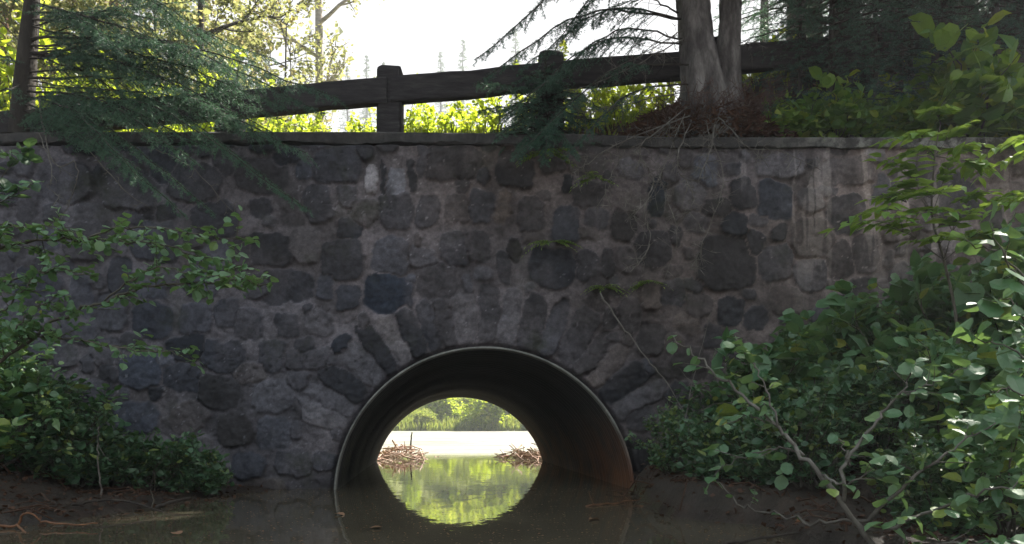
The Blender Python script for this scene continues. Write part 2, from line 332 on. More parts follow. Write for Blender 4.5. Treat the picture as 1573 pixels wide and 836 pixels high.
# stones read off the photograph: centre x, y, width, height (photo pixels), shade  (0 slate .. 1 pale)
ST = [(571,277,19,50,1.5),(606,283,26,50,1.05),(588,275,7,56,.05),(630,272,14,60,.02),(518,252,84,62,.22),(690,252,112,60,.16),(792,262,66,62,.12),(648,250,20,60,.3),(488,312,46,62,.18),(535,302,34,40,.35),
(470,376,46,66,.5),(415,384,78,58,.03),(372,388,40,50,.12),(526,400,76,68,.10),(600,395,62,64,.26),(645,396,54,36,.3),(440,441,92,56,.1),(498,440,28,44,.3),(598,452,84,64,.06),(535,458,44,40,.14),
(400,440,44,44,.06),(475,476,18,18,.0),(442,497,40,40,.1),(490,497,46,40,.45),(542,508,34,48,.12),(577,500,36,40,.2),(655,325,40,54,.08),(607,326,56,62,.24),(560,326,40,44,.3),(700,320,44,50,.3),(740,318,40,56,.34),  # the smallest, darkest entry is a hole, its shade painted as slate
(772,318,22,56,.7),(700,385,52,58,.2),(735,380,40,54,.22),(775,410,26,58,.12),(848,412,76,66,.07),(815,330,46,60,.3),(870,345,52,62,.26),(905,300,50,50,.22),(930,405,26,56,.1),(958,346,46,48,.14),(1010,300,34,70,.08),(1005,385,54,60,.2),
(900,410,36,50,.3),(1060,300,50,60,.55),(1085,262,40,56,.6),(1117,404,104,88,.03),(1130,345,44,42,.0),(1160,374,32,44,.08),(1122,478,44,48,.06),(1075,470,40,44,.3),(1035,450,46,44,.25),(1160,490,40,38,.12),(1205,464,52,44,.3),(1212,503,40,32,.12),
(1246,366,76,68,.22),(1300,330,70,70,.16),(1190,310,60,66,.2),(1140,300,44,48,.15),(1245,425,60,50,.24),(1290,400,44,60,.2),(1320,450,50,44,.12),(1270,490,60,40,.26),(1390,430,60,56,.1),(1450,440,80,70,.12),(1380,340,70,70,.25),(1460,300,90,90,.1),(1300,262,90,50,.4),(1400,262,90,50,.35),(1510,262,90,50,.45),(1200,255,80,44,.5),
(337,602,70,62,.02),(362,660,58,56,.12),(420,546,44,54,.08),(455,552,24,36,.16),(345,545,70,52,.16),(420,608,70,58,.62),(475,604,60,46,.68),(420,664,58,50,.55),(500,664,60,48,.4),(475,560,36,44,.35),(280,580,70,50,.2),(212,572,70,56,.28),(108,606,58,50,.08),(235,490,66,62,.14),(300,490,60,56,.36),(170,480,64,64,.3),(290,640,70,56,.45),(210,640,76,56,.4),(385,500,50,52,.3),(350,480,46,46,.22),
(450,710,60,44,.4),(380,715,60,44,.28),(500,610,40,50,.3),(555,570,40,60,.14),(515,560,36,50,.2),(960,560,40,50,.1),(1000,520,52,54,.22),(1010,590,60,60,.5),(985,640,50,50,.4),(1060,560,60,60,.2),(1070,640,70,60,.3),(1040,690,60,50,.42),(300,280,90,60,.22),(200,290,100,70,.18),(100,280,90,60,.3),(400,270,90,60,.2),(330,340,80,60,.16),(240,370,80,70,.2),(140,370,80,70,.25),(60,450,80,80,.2)]
rsr = np.random.default_rng(5)
cx0, cy0 = px2w(744, 764); AR = PR+.025
seeds = []
for (a, b_, ww, hh, sh) in ST:
    x0, z0 = px2w(a, b_)
    if math.hypot(x0-cx0, z0-cy0) > AR+.20+.44*(z0 > .75): seeds.append((x0, z0, ww*SU*.46, hh*SU*.46, rsr.normal(0, .08), sh))
ang = R(14)
while ang < R(168):                                # ring of long stones standing round the arch
    da = rsr.uniform(.085, .15); ln = rsr.uniform(.22, .28); rr_ = AR+.045+ln
    mid = ang+da/2
    if R(28) < mid < R(160):
        seeds.append((cx0+rr_*math.cos(mid), cy0+rr_*math.sin(mid), da*rr_*.5*.94, ln*1.04, mid-math.pi/2, rsr.choice([.06, .14, .25, .4, .6, .85])))
    ang += da
tries = 0
while tries < 9000:
    tries += 1; x0 = rsr.uniform(-7, 7); z0 = rsr.uniform(-.5, 3.3); ww = rsr.uniform(.08, .19); hh = rsr.uniform(.08, .19)
    if tries > 4500: ww *= .55; hh *= .55
    if math.hypot(x0-cx0, z0-cy0) < AR+.08: continue
    S_ = np.array([s[:4] for s in seeds])
    if np.all(np.abs(S_[:, 0]-x0) > (S_[:, 2]+ww)*.88) or np.all(((S_[:, 0]-x0)/(S_[:, 2]+ww))**2+((S_[:, 1]-z0)/(S_[:, 3]+hh))**2 > .86):
        seeds.append((x0, z0, ww, hh, rsr.normal(0, .12), np.clip(rsr.normal(.28, .2), 0, 1)))
dxw = .0125; wxs = np.arange(-7, 7.001, dxw); wzs = np.arange(-.55, 3.11, dxw)
WXg, WZg = np.meshgrid(wxs, wzs); fx, fz = WXg.ravel(), WZg.ravel()
qx = fx+.024*fbm(fx*5, fz*5, 41)+.012*fbm(fx*19, fz*19, 51, 3); qz = fz+.024*fbm(fx*5, fz*5, 61)+.012*fbm(fx*19, fz*19, 71, 3)
d1 = np.full(fx.shape, 9.); d2 = np.full(fx.shape, 9.); i1 = np.zeros(fx.shape, int)
for k, (x0, z0, a_, b_, th, sh) in enumerate(seeds):
    rad = max(a_, b_)*1.7; sel = np.nonzero((np.abs(qx-x0) < rad) & (np.abs(qz-z0) < rad))[0]
    u = (qx[sel]-x0)*math.cos(th)+(qz[sel]-z0)*math.sin(th); v_ = -(qx[sel]-x0)*math.sin(th)+(qz[sel]-z0)*math.cos(th)
    dd = ((np.abs(u)/a_)**3.4+(np.abs(v_)/b_)**3.4)**(1/3.4)
    c1 = d1[sel]; better = dd < c1
    d2[sel] = np.where(better, c1, np.minimum(d2[sel], dd)); d1[sel] = np.where(better, dd, c1); i1[sel] = np.where(better, k, i1[sel])
stone = sm(.02, .11+.04*fbm(fx*3, fz*3, 45), np.minimum(d2-d1, 1.07-d1))
shs = np.array([s[5] for s in seeds])[i1]; tilt = rsr.normal(0, .09, (len(seeds), 2)); prot = rsr.uniform(-.012, .02, len(seeds))[i1]
sxs = np.array([s[0] for s in seeds])[i1]; szs = np.array([s[1] for s in seeds])[i1]
relief = stone*(.015+.6*prot+.010*(1-np.clip(d1, 0, 1)**2)+.7*tilt[i1, 0]*(fx-sxs)+tilt[i1, 1]*(fz-szs))
relief += .012*fbm(fx*4, fz*4, 81)+.006*fbm(fx*22, fz*22, 91)+.004*fbm(fx*60, fz*60, 95, 2)
smear = sm(.05, .6, fbm(fx*1.6, fz*1.6, 101)+.05)*.40                       # mortar smeared over some of the stones
cr = (np.abs(fbm(fx*1.3+7, fz*2.6, 111)) < .008) & (fbm(fx*.7, fz*.7, 121) > .2); relief -= .012*cr
rad_ = np.hypot(fx-cx0, fz-cy0); relief -= .05*(1-sm(AR, AR+.045, rad_))   # open joint round the pipe
slate = np.array([.024, .0265, .0315]); grey = np.array([.088, .085, .089]); pale = np.array([.22, .208, .202]); mort = np.array([.132, .122, .122])
cs = np.where(shs[:, None] < .4, slate+(grey-slate)*(shs[:, None]/.4), grey+(pale-grey)*((shs[:, None]-.4)/.6))
hue = rsr.normal(0, .075, (len(seeds), 1))[i1]; cs = cs*np.c_[1+hue*.9, 1+hue*.15, 1-hue*.7]
mm = mort*(1+.35*fbm(fx*3, fz*3, 131))[:, None]
k_ = (stone*(1-smear*.75))[:, None]; wcol = mm*(1-k_)+cs*k_
wcol *= (1+.22*fbm(fx*9, fz*9, 141)+.26*fbm(fx*34, fz*34, 151, 3))[:, None]
wcol *= (1-.35*cr)[:, None]*(1-.35*(1-sm(.0, .28, fz+.07*fbm(fx*2, 0*fx, 161))))[:, None]      # damp band above the water line
stain = sm(.25, .7, fbm(fx*2.6, fz*.35, 171))*sm(1.5, 3.0, fz); wcol *= (1-.4*stain)[:, None]
drip = sm(.42, .55, fbm(fx*11, fz*.8, 181))*sm(.9, 3, fz)*sm(1.4, 2.6, fx); wcol += drip[:, None]*np.array([.10, .10, .095])
fleck = (fbm(fx*34, fz*34, 191, 2) > 1.02) & (fbm(fx*1.1, fz*1.1, 201) > .25); wcol += fleck[:, None]*np.array([.13, .13, .13])
hb_ = np.clip(.9*fbm(fx*.45, fz*.6, 221, 3)+.16*fx, -1, 1)[:, None]; wcol = wcol*(1+hb_*np.array([.10, .01, -.11]))*np.array([1.04, .98, 1.05])   # browner to the right, bluer to the left
wcol *= (1+.35*fbm(fx*.9, fz*.9, 231, 3))[:, None]
wcol = np.clip(wcol, .006, .7)
nW = len(wxs); nH = len(wzs)
inside = rad_ < AR; fx2, fz2 = fx.copy(), fz.copy()
i, j = np.meshgrid(np.arange(nW-1), np.arange(nH-1)); b0 = (j*nW+i).ravel(); q = np.c_[b0, b0+1, b0+1+nW, b0+nW]
q = q[~inside[q].all(1)]
us = np.zeros(len(fx), bool); us[q.ravel()] = True; mv = us & inside
fx2[mv] = cx0+(fx[mv]-cx0)/rad_[mv]*AR; fz2[mv] = cy0+(fz[mv]-cy0)/rad_[mv]*AR
front = np.c_[fx2, WY-relief, fz2]
mb = MB(); mb.add(front, None, q)
# returns: top, both ends, back (with the arch through it), soffit of the arch
bt = np.c_[wxs, np.full(nW, WY+.34), np.full(nW, wzs[-1])]; n0 = (nH-1)*nW+np.arange(nW)
m0 = mb.n; mb.add(bt); mb.t; k = np.arange(nW-1); mb.q.append(np.c_[n0[k], n0[k+1], m0+k+1, m0+k]); mb.qm.append(np.zeros(nW-1))
for side in (0, nW-1):
    n0 = np.arange(nH)*nW+side; m0 = mb.n; mb.add(np.c_[np.full(nH, wxs[side]), np.full(nH, WY+.34), wzs]); k = np.arange(nH-1)
    mb.q.append(np.c_[n0[k], n0[k+1], m0+k+1, m0+k]); mb.qm.append(np.zeros(nH-1))
aa = np.linspace(R(-20), R(200), 90)
mb.add(np.r_[np.c_[cx0+AR*np.cos(aa), np.full(90, WY-.0), cy0+AR*np.sin(aa)], np.c_[cx0+AR*np.cos(aa), np.full(90, WY+.34), cy0+AR*np.sin(aa)]], None, np.c_[np.arange(89), np.arange(89)+1, np.arange(89)+91, np.arange(89)+90])
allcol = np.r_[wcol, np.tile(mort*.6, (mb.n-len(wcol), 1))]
m, n, o = mat('rubble_masonry'); p = N(n, 'ShaderNodeBsdfPrincipled'); a = N(n, 'ShaderNodeAttribute', attribute_name='stonecol')
tc = N(n, 'ShaderNodeTexCoord').outputs['Object']
c = mixc(n, .55, a.outputs['Color'], ramp(n, noise(n, 55, 6, .7, tc), [(.3, (.35, .35, .36)), (.55, (.95, .93, .92)), (.75, (1.7, 1.6, 1.5))]), 'MULTIPLY')
moss = ramp(n, noise(n, 1.7, 6, .7, tc), [(.56, (0, 0, 0)), (.72, (.55, .55, .55))])
c = mixc(n, moss, c, (.030, .036, .016)); n.links.new(c, p.inputs['Base Color']); p.inputs['Roughness'].default_value = .82; p.inputs['Specular IOR Level'].default_value = .35
n.links.new(bumpn(n, noise(n, 90, 6, .7, tc), .55, .012), p.inputs['Normal']); n.links.new(p.outputs[0], o.inputs[0])
wall = solo('stone_wall', mb.mesh('stone_wall', m, True, col=allcol), label='dark rubble stone headwall with an arched opening over the stream', cat='wall')
# concrete coping with broken edge, lichen on the right
mb = MB(); X_ = np.arange(-7, 7.01, .03); prof = np.array([[-.038, -.095], [-.043, -.085], [-.046, -.012], [-.038, .0], [.0, .002], [.36, .0], [.36, -.095]])
rows = []
for x0 in X_:
    zt = 3.215-.018*sm(-1.5, .6, x0)-.03*sm(.4, 1.6, x0)
    e = np.array([fbm(np.array([x0*4.+k*17]), np.array([k*3.3]), 211)[0]+.5*fbm(np.array([x0*17.+k*7]), np.array([k*2.1]), 215)[0] for k in range(7)])*.013
    rows.append(np.c_[np.full(7, x0), WY+prof[:, 0]+e*(prof[:, 0] < .1), zt+prof[:, 1]*(1+.25*e/.022*(prof[:, 0] < .1))+e*.4])
V = np.array(rows).reshape(-1, 3); k = np.arange(len(X_)-1)[:, None]*7; jj = np.arange(7)[None]; j2 = (jj+1) % 7
mb.add(V, None, np.stack([k+jj, k+j2, k+7+j2, k+7+jj], -1).reshape(-1, 4))
m, n, o = mat('old_concrete'); p = N(n, 'ShaderNodeBsdfPrincipled'); tc = N(n, 'ShaderNodeTexCoord').outputs['Object']
c = ramp(n, noise(n, 7, 7, .7, tc), [(.3, (.022, .022, .024)), (.55, (.055, .052, .052)), (.78, (.12, .11, .105))])
sx = N(n, 'ShaderNodeSeparateXYZ'); n.links.new(tc, sx.inputs[0]); mr = N(n, 'ShaderNodeMapRange'); n.links.new(sx.outputs[0], mr.inputs[0]); mr.inputs[1].default_value = 2.2; mr.inputs[2].default_value = 3.2
lich = ramp(n, noise(n, 5, 6, .75, tc), [(.46, (0, 0, 0)), (.6, (1, 1, 1))]); mul = N(n, 'ShaderNodeMath', operation='MULTIPLY'); n.links.new(lich, mul.inputs[0]); n.links.new(mr.outputs[0], mul.inputs[1])
c = mixc(n, mul.outputs[0], c, (.27, .27, .25)); n.links.new(c, p.inputs['Base Color']); p.inputs['Roughness'].default_value = .92
n.links.new(bumpn(n, noise(n, 45, 6, .7, tc), .7, .015), p.inputs['Normal']); n.links.new(p.outputs[0], o.inputs[0])
part('coping', mb.mesh('coping', m, False), wall)

# ------------------------------------------------------------------ corrugated culvert pipe
m, n, o = mat('corrugated_steel'); p = N(n, 'ShaderNodeBsdfPrincipled'); tc = N(n, 'ShaderNodeTexCoord').outputs['Object']
c = ramp(n, noise(n, 3, 6, .7, tc), [(.3, (.014, .014, .015)), (.7, (.034, .033, .032))])
sx = N(n, 'ShaderNodeSeparateXYZ'); n.links.new(tc, sx.inputs[0])
mr = N(n, 'ShaderNodeMapRange'); n.links.new(sx.outputs[2], mr.inputs[0]); mr.inputs[1].default_value = .75; mr.inputs[2].default_value = .1
rs = ramp(n, noise(n, 2.4, 7, .7, tc), [(.35, (.2, .2, .2)), (.6, (1, 1, 1))]); mul = N(n, 'ShaderNodeMath', operation='MULTIPLY'); n.links.new(mr.outputs[0], mul.inputs[0]); n.links.new(rs, mul.inputs[1])
rx_ = N(n, 'ShaderNodeMapRange'); n.links.new(sx.outputs[0], rx_.inputs[0]); rx_.inputs[1].default_value = -.6; rx_.inputs[2].default_value = .6; rx_.inputs[3].default_value = .0; mu2 = N(n, 'ShaderNodeMath', operation='MULTIPLY'); n.links.new(mul.outputs[0], mu2.inputs[0]); n.links.new(rx_.outputs[0], mu2.inputs[1])
c = mixc(n, mu2.outputs[0], c, (.16, .062, .022)); n.links.new(c, p.inputs['Base Color']); p.inputs['Roughness'].default_value = .6; p.inputs['Metallic'].default_value = .15
n.links.new(bumpn(n, noise(n, 30, 5, .6, tc), .3, .01), p.inputs['Normal']); n.links.new(p.outputs[0], o.inputs[0]); M['steel'] = m
axis = PB-PA; Lp = np.linalg.norm(axis); ss = np.arange(0, Lp+.001, .017); aa = np.linspace(0, 2*math.pi, 129)[:-1]
def ring(s, r):
    c0 = PA+axis*(s/Lp); return np.c_[c0[0]+r*np.cos(aa), np.full(128, c0[1]), c0[2]+r*np.sin(aa)]
mb = MB(); V = np.concatenate([ring(s, PR-.014+.014*math.cos(s*2*math.pi/.076)) for s in ss]); k = np.arange(len(ss)-1)[:, None]*128; jj = np.arange(128)[None]; j2 = (jj+1) % 128
mb.add(V, None, np.stack([k+jj, k+128+jj, k+128+j2, k+j2], -1).reshape(-1, 4))
pipe = empty('culvert_pipe', (PA[0], PA[1], 0), 'dark corrugated steel culvert pipe carrying the stream through the stone wall', 'culvert')
part('barrel', mb.mesh('barrel', M['steel'], True), pipe, (-PA[0], -PA[1], 0))
m, n, o = mat('galvanised_rim'); p = N(n, 'ShaderNodeBsdfPrincipled'); tc = N(n, 'ShaderNodeTexCoord').outputs['Object']
c = ramp(n, noise(n, 6, 6, .7, tc), [(.3, (.08, .08, .077)), (.55, (.19, .19, .175)), (.75, (.36, .35, .32))])
sx = N(n, 'ShaderNodeSeparateXYZ'); n.links.new(tc, sx.inputs[0]); mr = N(n, 'ShaderNodeMapRange'); n.links.new(sx.outputs[2], mr.inputs[0]); mr.inputs[1].default_value = .6; mr.inputs[2].default_value = .1
rx_ = N(n, 'ShaderNodeMapRange'); n.links.new(sx.outputs[0], rx_.inputs[0]); rx_.inputs[1].default_value = -.3; rx_.inputs[2].default_value = .8; mu2 = N(n, 'ShaderNodeMath', operation='MULTIPLY'); n.links.new(mr.outputs[0], mu2.inputs[0]); n.links.new(rx_.outputs[0], mu2.inputs[1])
c = mixc(n, mu2.outputs[0], c, (.15, .06, .03)); n.links.new(c, p.inputs['Base Color']); p.inputs['Roughness'].default_value = .55; p.inputs['Metallic'].default_value = .3; n.links.new(p.outputs[0], o.inputs[0])
mb = MB(); c0 = PA+axis*(-.02/Lp); pr = [(-.02, PR-.004), (-.026, PR+.004), (-.022, PR+.016), (.02, PR+.02), (.05, PR+.016), (.05, PR-.012), (.0, PR-.010)]
V = np.concatenate([ring(s, r) for s, r in pr]); k = np.arange(7)[:, None]*128; k2 = ((np.arange(7)+1) % 7)[:, None]*128
mb.add(V, None, np.stack([k+jj, k2+jj, k2+j2, k+j2], -1).reshape(-1, 4))
part('rim', mb.mesh('rim', m, True), pipe, (-PA[0], -PA[1], 0))

# ------------------------------------------------------------------ timber guard rail along the road
RY = 8.32
def rail_pt(px, py): return at(px, py, RY)
rail = empty('wooden_guardrail', (0, RY, 3.4), 'dark weathered timber guard rail of squared posts and one thick beam above the wall', 'guard rail')
off = (0, -RY, -3.4)
def railz(x): p1 = at(470, 155, RY); p2 = at(1200, 90, RY); return p1[2]+(p2[2]-p1[2])*(x-p1[0])/(p2[0]-p1[0])
post_x = [at(104, 0, RY)[0], at(352, 0, RY)[0], at(599, 0, RY)[0], at(846, 0, RY)[0], at(1092, 0, RY)[0], at(1340, 0, RY)[0]]
for x0 in post_x:
    mb = MB(); zt = railz(x0)+.265; zb = gz(x0, RY)-.3; hw = .122
    tiers = [(zb, 1), (zt-.055, 1), (zt-.028, .93), (zt-.008, .72), (zt, .35)]
    V = []
    for zz, sc_ in tiers:
        for (a_, b_) in ((-1, -.8), (-.8, -1), (.8, -1), (1, -.8), (1, .8), (.8, 1), (-.8, 1), (-1, .8)):
            V.append((x0+a_*hw*sc_+rng.normal(0, .002), RY+.03+b_*.115*sc_, zz+rng.normal(0, .003)))
    Q = [[t*8+k, t*8+(k+1) % 8, t*8+8+(k+1) % 8, t*8+8+k] for t in range(4) for k in range(8)]
    mb.add(V, None, Q); mb.add([(x0, RY+.03, zt+.003)]+V[-8:], [[0, 1+k, 1+(k+1) % 8] for k in range(8)])
    part('post', mb.mesh('post', M['rail']), rail, off)
for xa, xb in zip([-11]+post_x, post_x+[post_x[-1]+.5]):
    mb = MB(); k_ = np.linspace(xa+.02, xb-.02, 9); V = []
    for x0 in k_:
        zc = railz(x0)+.006*math.sin(x0*3.1); 
        for (a_, b_) in ((-.85, -1), (.85, -1), (1, -.85), (1, .85), (.85, 1), (-.85, 1), (-1, .85), (-1, -.85)):
            V.append((x0, RY-.05+a_*.06, zc+b_*.125+rng.normal(0, .004)))
    mb.add(V, None, [[t*8+k, t*8+8+k, t*8+8+(k+1) % 8, t*8+(k+1) % 8] for t in range(8) for k in range(8)])
    for e in (0, 64): mb.add(np.array(V)[e:e+8], [[0, k, k+1] for k in range(1, 7)])
    part('beam', mb.mesh('beam', M['rail']), rail, off)

# ------------------------------------------------------------------ plant builders
def rot_about(v, axis, a):
    axis = nrm(axis); return v*math.cos(a)+np.cross(axis, v)*math.sin(a)+axis*np.dot(axis, v)*(1-math.cos(a))
def bough_segs(mb, p0, p1, sag, width, r0, m=0, hang=.35, step=.075, upturn=.0, gaps=0.0):
    """a conifer bough: bent axis, flat side sprays, drooping twiglets; returns twig pieces for the needles"""
    p0 = np.asarray(p0, float); p1 = np.asarray(p1, float); L = np.linalg.norm(p1-p0)
    mid = (p0+p1)/2+np.array([0, 0, sag]); pts = spline([p0, mid, p1+np.array([0, 0, upturn])], 7, .008)
    mb.tube(pts, np.linspace(r0, .0035, len(pts)), 5, m)
    segs = []; fwd = nrm(p1-p0); sidev = nrm(np.cross(fwd, [0, 0, 1])+rng.normal(0, .12, 3))
    cl = np.r_[0, np.cumsum(np.linalg.norm(np.diff(pts, axis=0), axis=1))]; T = cl[-1]
    s = T*.12; sd_ = 1
    while s < T:
        f = s/T; k = np.searchsorted(cl, s)-1; k = max(0, min(k, len(pts)-2)); p = pts[k]+(pts[k+1]-pts[k])*((s-cl[k])/max(cl[k+1]-cl[k], 1e-6))
        ln = width*(.35+.65*min(1, f*3.2))*(1.05-.80*f)*rng.uniform(.65, 1.2); sd_ = -sd_
        if rng.random() > gaps:
            ax = nrm(pts[k+1]-pts[k]); d = nrm(ax*rng.uniform(.45, .8)+sd_*sidev*rng.uniform(.6, 1.0)+np.array([0, 0, -hang*rng.uniform(.1, 1.0)]))
            a = p; nseg = 4
            tw = [a]
            for q in range(nseg):
                d = nrm(d+np.array([0, 0, -hang*.16])+rng.normal(0, .05, 3)); a = a+d*ln/nseg; tw.append(a)
                segs.append((tw[-2], tw[-1]))
                for s3 in (-1, 1):
                    if rng.random() < .85:
                        l3 = ln*.42*(1-q/nseg*.65)*rng.uniform(.6, 1.2)
                        d3 = nrm(d*.75+s3*np.cross(d, [0, 0, 1])*.7+np.array([0, 0, -hang*.4*rng.random()])+rng.normal(0, .08, 3))
                        segs.append((tw[-2], tw[-2]+d3*l3))
            if ln > .2: mb.tube(tw, np.linspace(.004, .0015, len(tw)), 3, m, cap=False)
        s += step*rng.uniform(.7, 1.4)
    kk = max(1, int(len(pts)*.45))
    for a, b in zip(pts[kk:-1], pts[kk+1:]): segs.append((a, b))
    return segs

def spruce_mesh(name, hgt, base, rad, nm, per=7, dens=70, nl=.035, nw=.006, lean=0, droop=.35, gap=.36, bark='bark', dead=True, trad=.017):
    """whole conifer: trunk mesh and crown mesh (boughs in whorls), base at the origin"""
    mt = MB(); pts = spline([(0, 0, -.3), (.02, .0, hgt*.3), (lean*.5, .02, hgt*.65), (lean, 0, hgt)], 6)
    mt.tube(pts, np.interp(pts[:, 2], [-.3, .25, hgt*.5, hgt], [hgt*trad*1.6, hgt*trad, hgt*trad*.6, .01]), 10)
    if dead:
        z = .4
        while z < base:
            a = rng.uniform(0, 6.28); l = rng.uniform(.3, .8)
            mt.tube([(0, 0, z), (math.cos(a)*l*.5, math.sin(a)*l*.5, z-.04), (math.cos(a)*l, math.sin(a)*l, z-.16)], [.008, .005, .002], 4); z += rng.uniform(.1, .3)
    mc = MB(); segs = []; z = base
    while z < hgt-.15:
        f = (z-base)/(hgt-base); L = rad*(1-f)**.8*(.75+.25*min(1, f*6))
        for k in range(per):
            a = rng.uniform(0, 6.28); l = L*rng.uniform(.65, 1.12)+.08
            x0 = lean*z/hgt; p0 = np.array([x0, 0, z+rng.uniform(-.1, .1)]); p1 = p0+np.array([math.cos(a)*l, math.sin(a)*l, -droop*l+.25*l*f])
            segs += bough_segs(mc, p0, p1, .07*l, .34*l+.10, .006+.008*l, 0, .45, .10+.07*l, .05*l)
        z += gap*(1-.5*f)*rng.uniform(.8, 1.2)
    segs.append(((lean, 0, hgt-.5), (lean, 0, hgt+.1)))
    needles(mc, segs, dens, nl, nw, 1)
    return [('trunk', mt.mesh(name+'_trunk', M[bark], True)), ('crown', mc.mesh(name+'_crown', [M[bark], M[nm]]))]

def grow(mb, p, d, L, r, lvl, tips, m=0, kids=5, ang=.8, up=.15, wob=.12, shrink=.55):
    n = 5; pts = [np.asarray(p, float)]; d = nrm(d)
    for i in range(n):
        d = nrm(d+rng.normal(0, wob, 3)+np.array([0, 0, up*.25])); pts.append(pts[-1]+d*L/n)
    mb.tube(pts, np.linspace(r, r*.45, n+1), 6 if lvl > 1 else 4, m, cap=False)
    if lvl == 0:
        tips += list(zip(pts[:-1], pts[1:])); return
    for k in range(kids):
        t = rng.uniform(.3, 1.0) if k else 1.0; i = min(n-1, int(t*n)); q = pts[i]+(pts[i+1]-pts[i])*(t*n-i)
        dd = nrm(pts[i+1]-pts[i]); ax = nrm(np.cross(dd, rng.normal(0, 1, 3))); nd = rot_about(dd, ax, rng.uniform(.4, 1.25)*ang)+np.array([0, 0, up*.4])
        grow(mb, q, nd, L*shrink*rng.uniform(.75, 1.2), r*.5, lvl-1, tips, m, kids, ang, up, wob, shrink)
def leafify(mb, tips, per, ln, tmpl, m=1, jit=.05, flat=.55, tone=None, wid=1.0):
    t = np.array(tips); idx = np.repeat(np.arange(len(t)), per); k = len(idx); u = rng.uniform(0, 1, (k, 1))
    p = t[idx, 0]*(1-u)+t[idx, 1]*u; ax = nrm(t[idx, 1]-t[idx, 0])
    d = nrm(ax*.5+rng.normal(0, .7, (k, 3))*np.array([1, 1, .45]))
    tn = None
    if tone is not None: tn = np.clip(rng.normal(tone, .26, len(t))[idx], 0, .93)
    sz_ = ln*np.clip(rng.lognormal(-.25, .35, k), .3, 1.6); h_ = rng.random(k) < .68; pj = p+rng.normal(0, jit, (k, 3)); tn = rng.uniform(0, 1, k) if tn is None else tn
    alt = {id(LEAF_ROUND): LEAF_POINT, id(LEAF_POINT): LEAF_ROUND}.get(id(tmpl), tmpl)
    leaves(mb, pj[h_], d[h_], sz_[h_], tmpl, m, tn[h_], flat=flat, wid=wid); leaves(mb, pj[~h_], d[~h_], sz_[~h_], alt, m, tn[~h_], flat=flat, wid=wid)

def tree_mesh(name, hgt, base, spread, leafm, bark, leaf=.07, nlim=13, per=6, trad=.011, tone=None, tmpl=LEAF_MINI, lean=.2, lvl=2, kids=5):
    mt = MB(); pts = spline([(0, 0, -.3), (.04*hgt*lean, 0, hgt*.35), (lean*.6, .1, hgt*.7), (lean, 0, hgt)], 6)
    mt.tube(pts, np.interp(pts[:, 2], [-.3, .3, hgt*.6, hgt], [hgt*trad*1.5, hgt*trad, hgt*trad*.6, .012]), 9)
    mc = MB(); tips = []
    for k in range(nlim):
        f = (k+.5)/nlim; z = base+(hgt-base)*f; x0 = np.interp(z, pts[:, 2], pts[:, 0]); y0 = np.interp(z, pts[:, 2], pts[:, 1])
        a = k*2.4+rng.normal(0, .4); l = spread*(1-.62*f)*(.6+.4*min(1, f*4))*rng.uniform(.75, 1.2)
        grow(mc, (x0, y0, z), (math.cos(a), math.sin(a), .25+.7*f), l, hgt*trad*.4*(1-.6*f)+.006, lvl, tips, 0, kids, .85, .2, .14, .5)
    leafify(mc, tips, per, leaf, tmpl, 1, leaf*.9, .8, tone)
    return [('trunk', mt.mesh(name+'_trunk', M[bark], True)), ('crown', mc.mesh(name+'_crown', [M[bark], M[leafm]]))]

def shrub_mesh(name, hgt, spread, leafm, leaf, nst=7, per=4, tmpl=LEAF_ROUND, lvl=2, kids=4, up=.3, tone=None, flat=.55, wid=1.0, lean=(0, 0)):
    mw = MB(); ml = MB(); tips = []
    for k in range(nst):
        a = k*6.283/nst+rng.normal(0, .4); out = rng.uniform(.25, .9)*spread/hgt
        grow(mw, (rng.normal(0, .05), rng.normal(0, .05), -.08), (math.cos(a)*out+lean[0], math.sin(a)*out+lean[1], 1), hgt*rng.uniform(.5, .72), .009*hgt+.004, lvl, tips, 0, kids, .8, up, .13, .55)
    for k in range(nst*2):
        a = rng.uniform(0, 6.28); r0 = rng.uniform(.1, .7)*spread
        grow(mw, (math.cos(a)*r0*.3+lean[0]*.2, math.sin(a)*r0*.3, -.03), (math.cos(a), math.sin(a), rng.uniform(.3, .9)), rng.uniform(.25, .5)*hgt, .003*hgt+.003, 1, tips, 0, 3, .8, up, .13, .6)
    leafify(ml, tips, per, leaf, tmpl, 0, leaf*.35, flat, tone, wid)
    return [('stems', mw.mesh(name+'_stems', M['twig'])), ('foliage', ml.mesh(name+'_foliage', M[leafm]))]

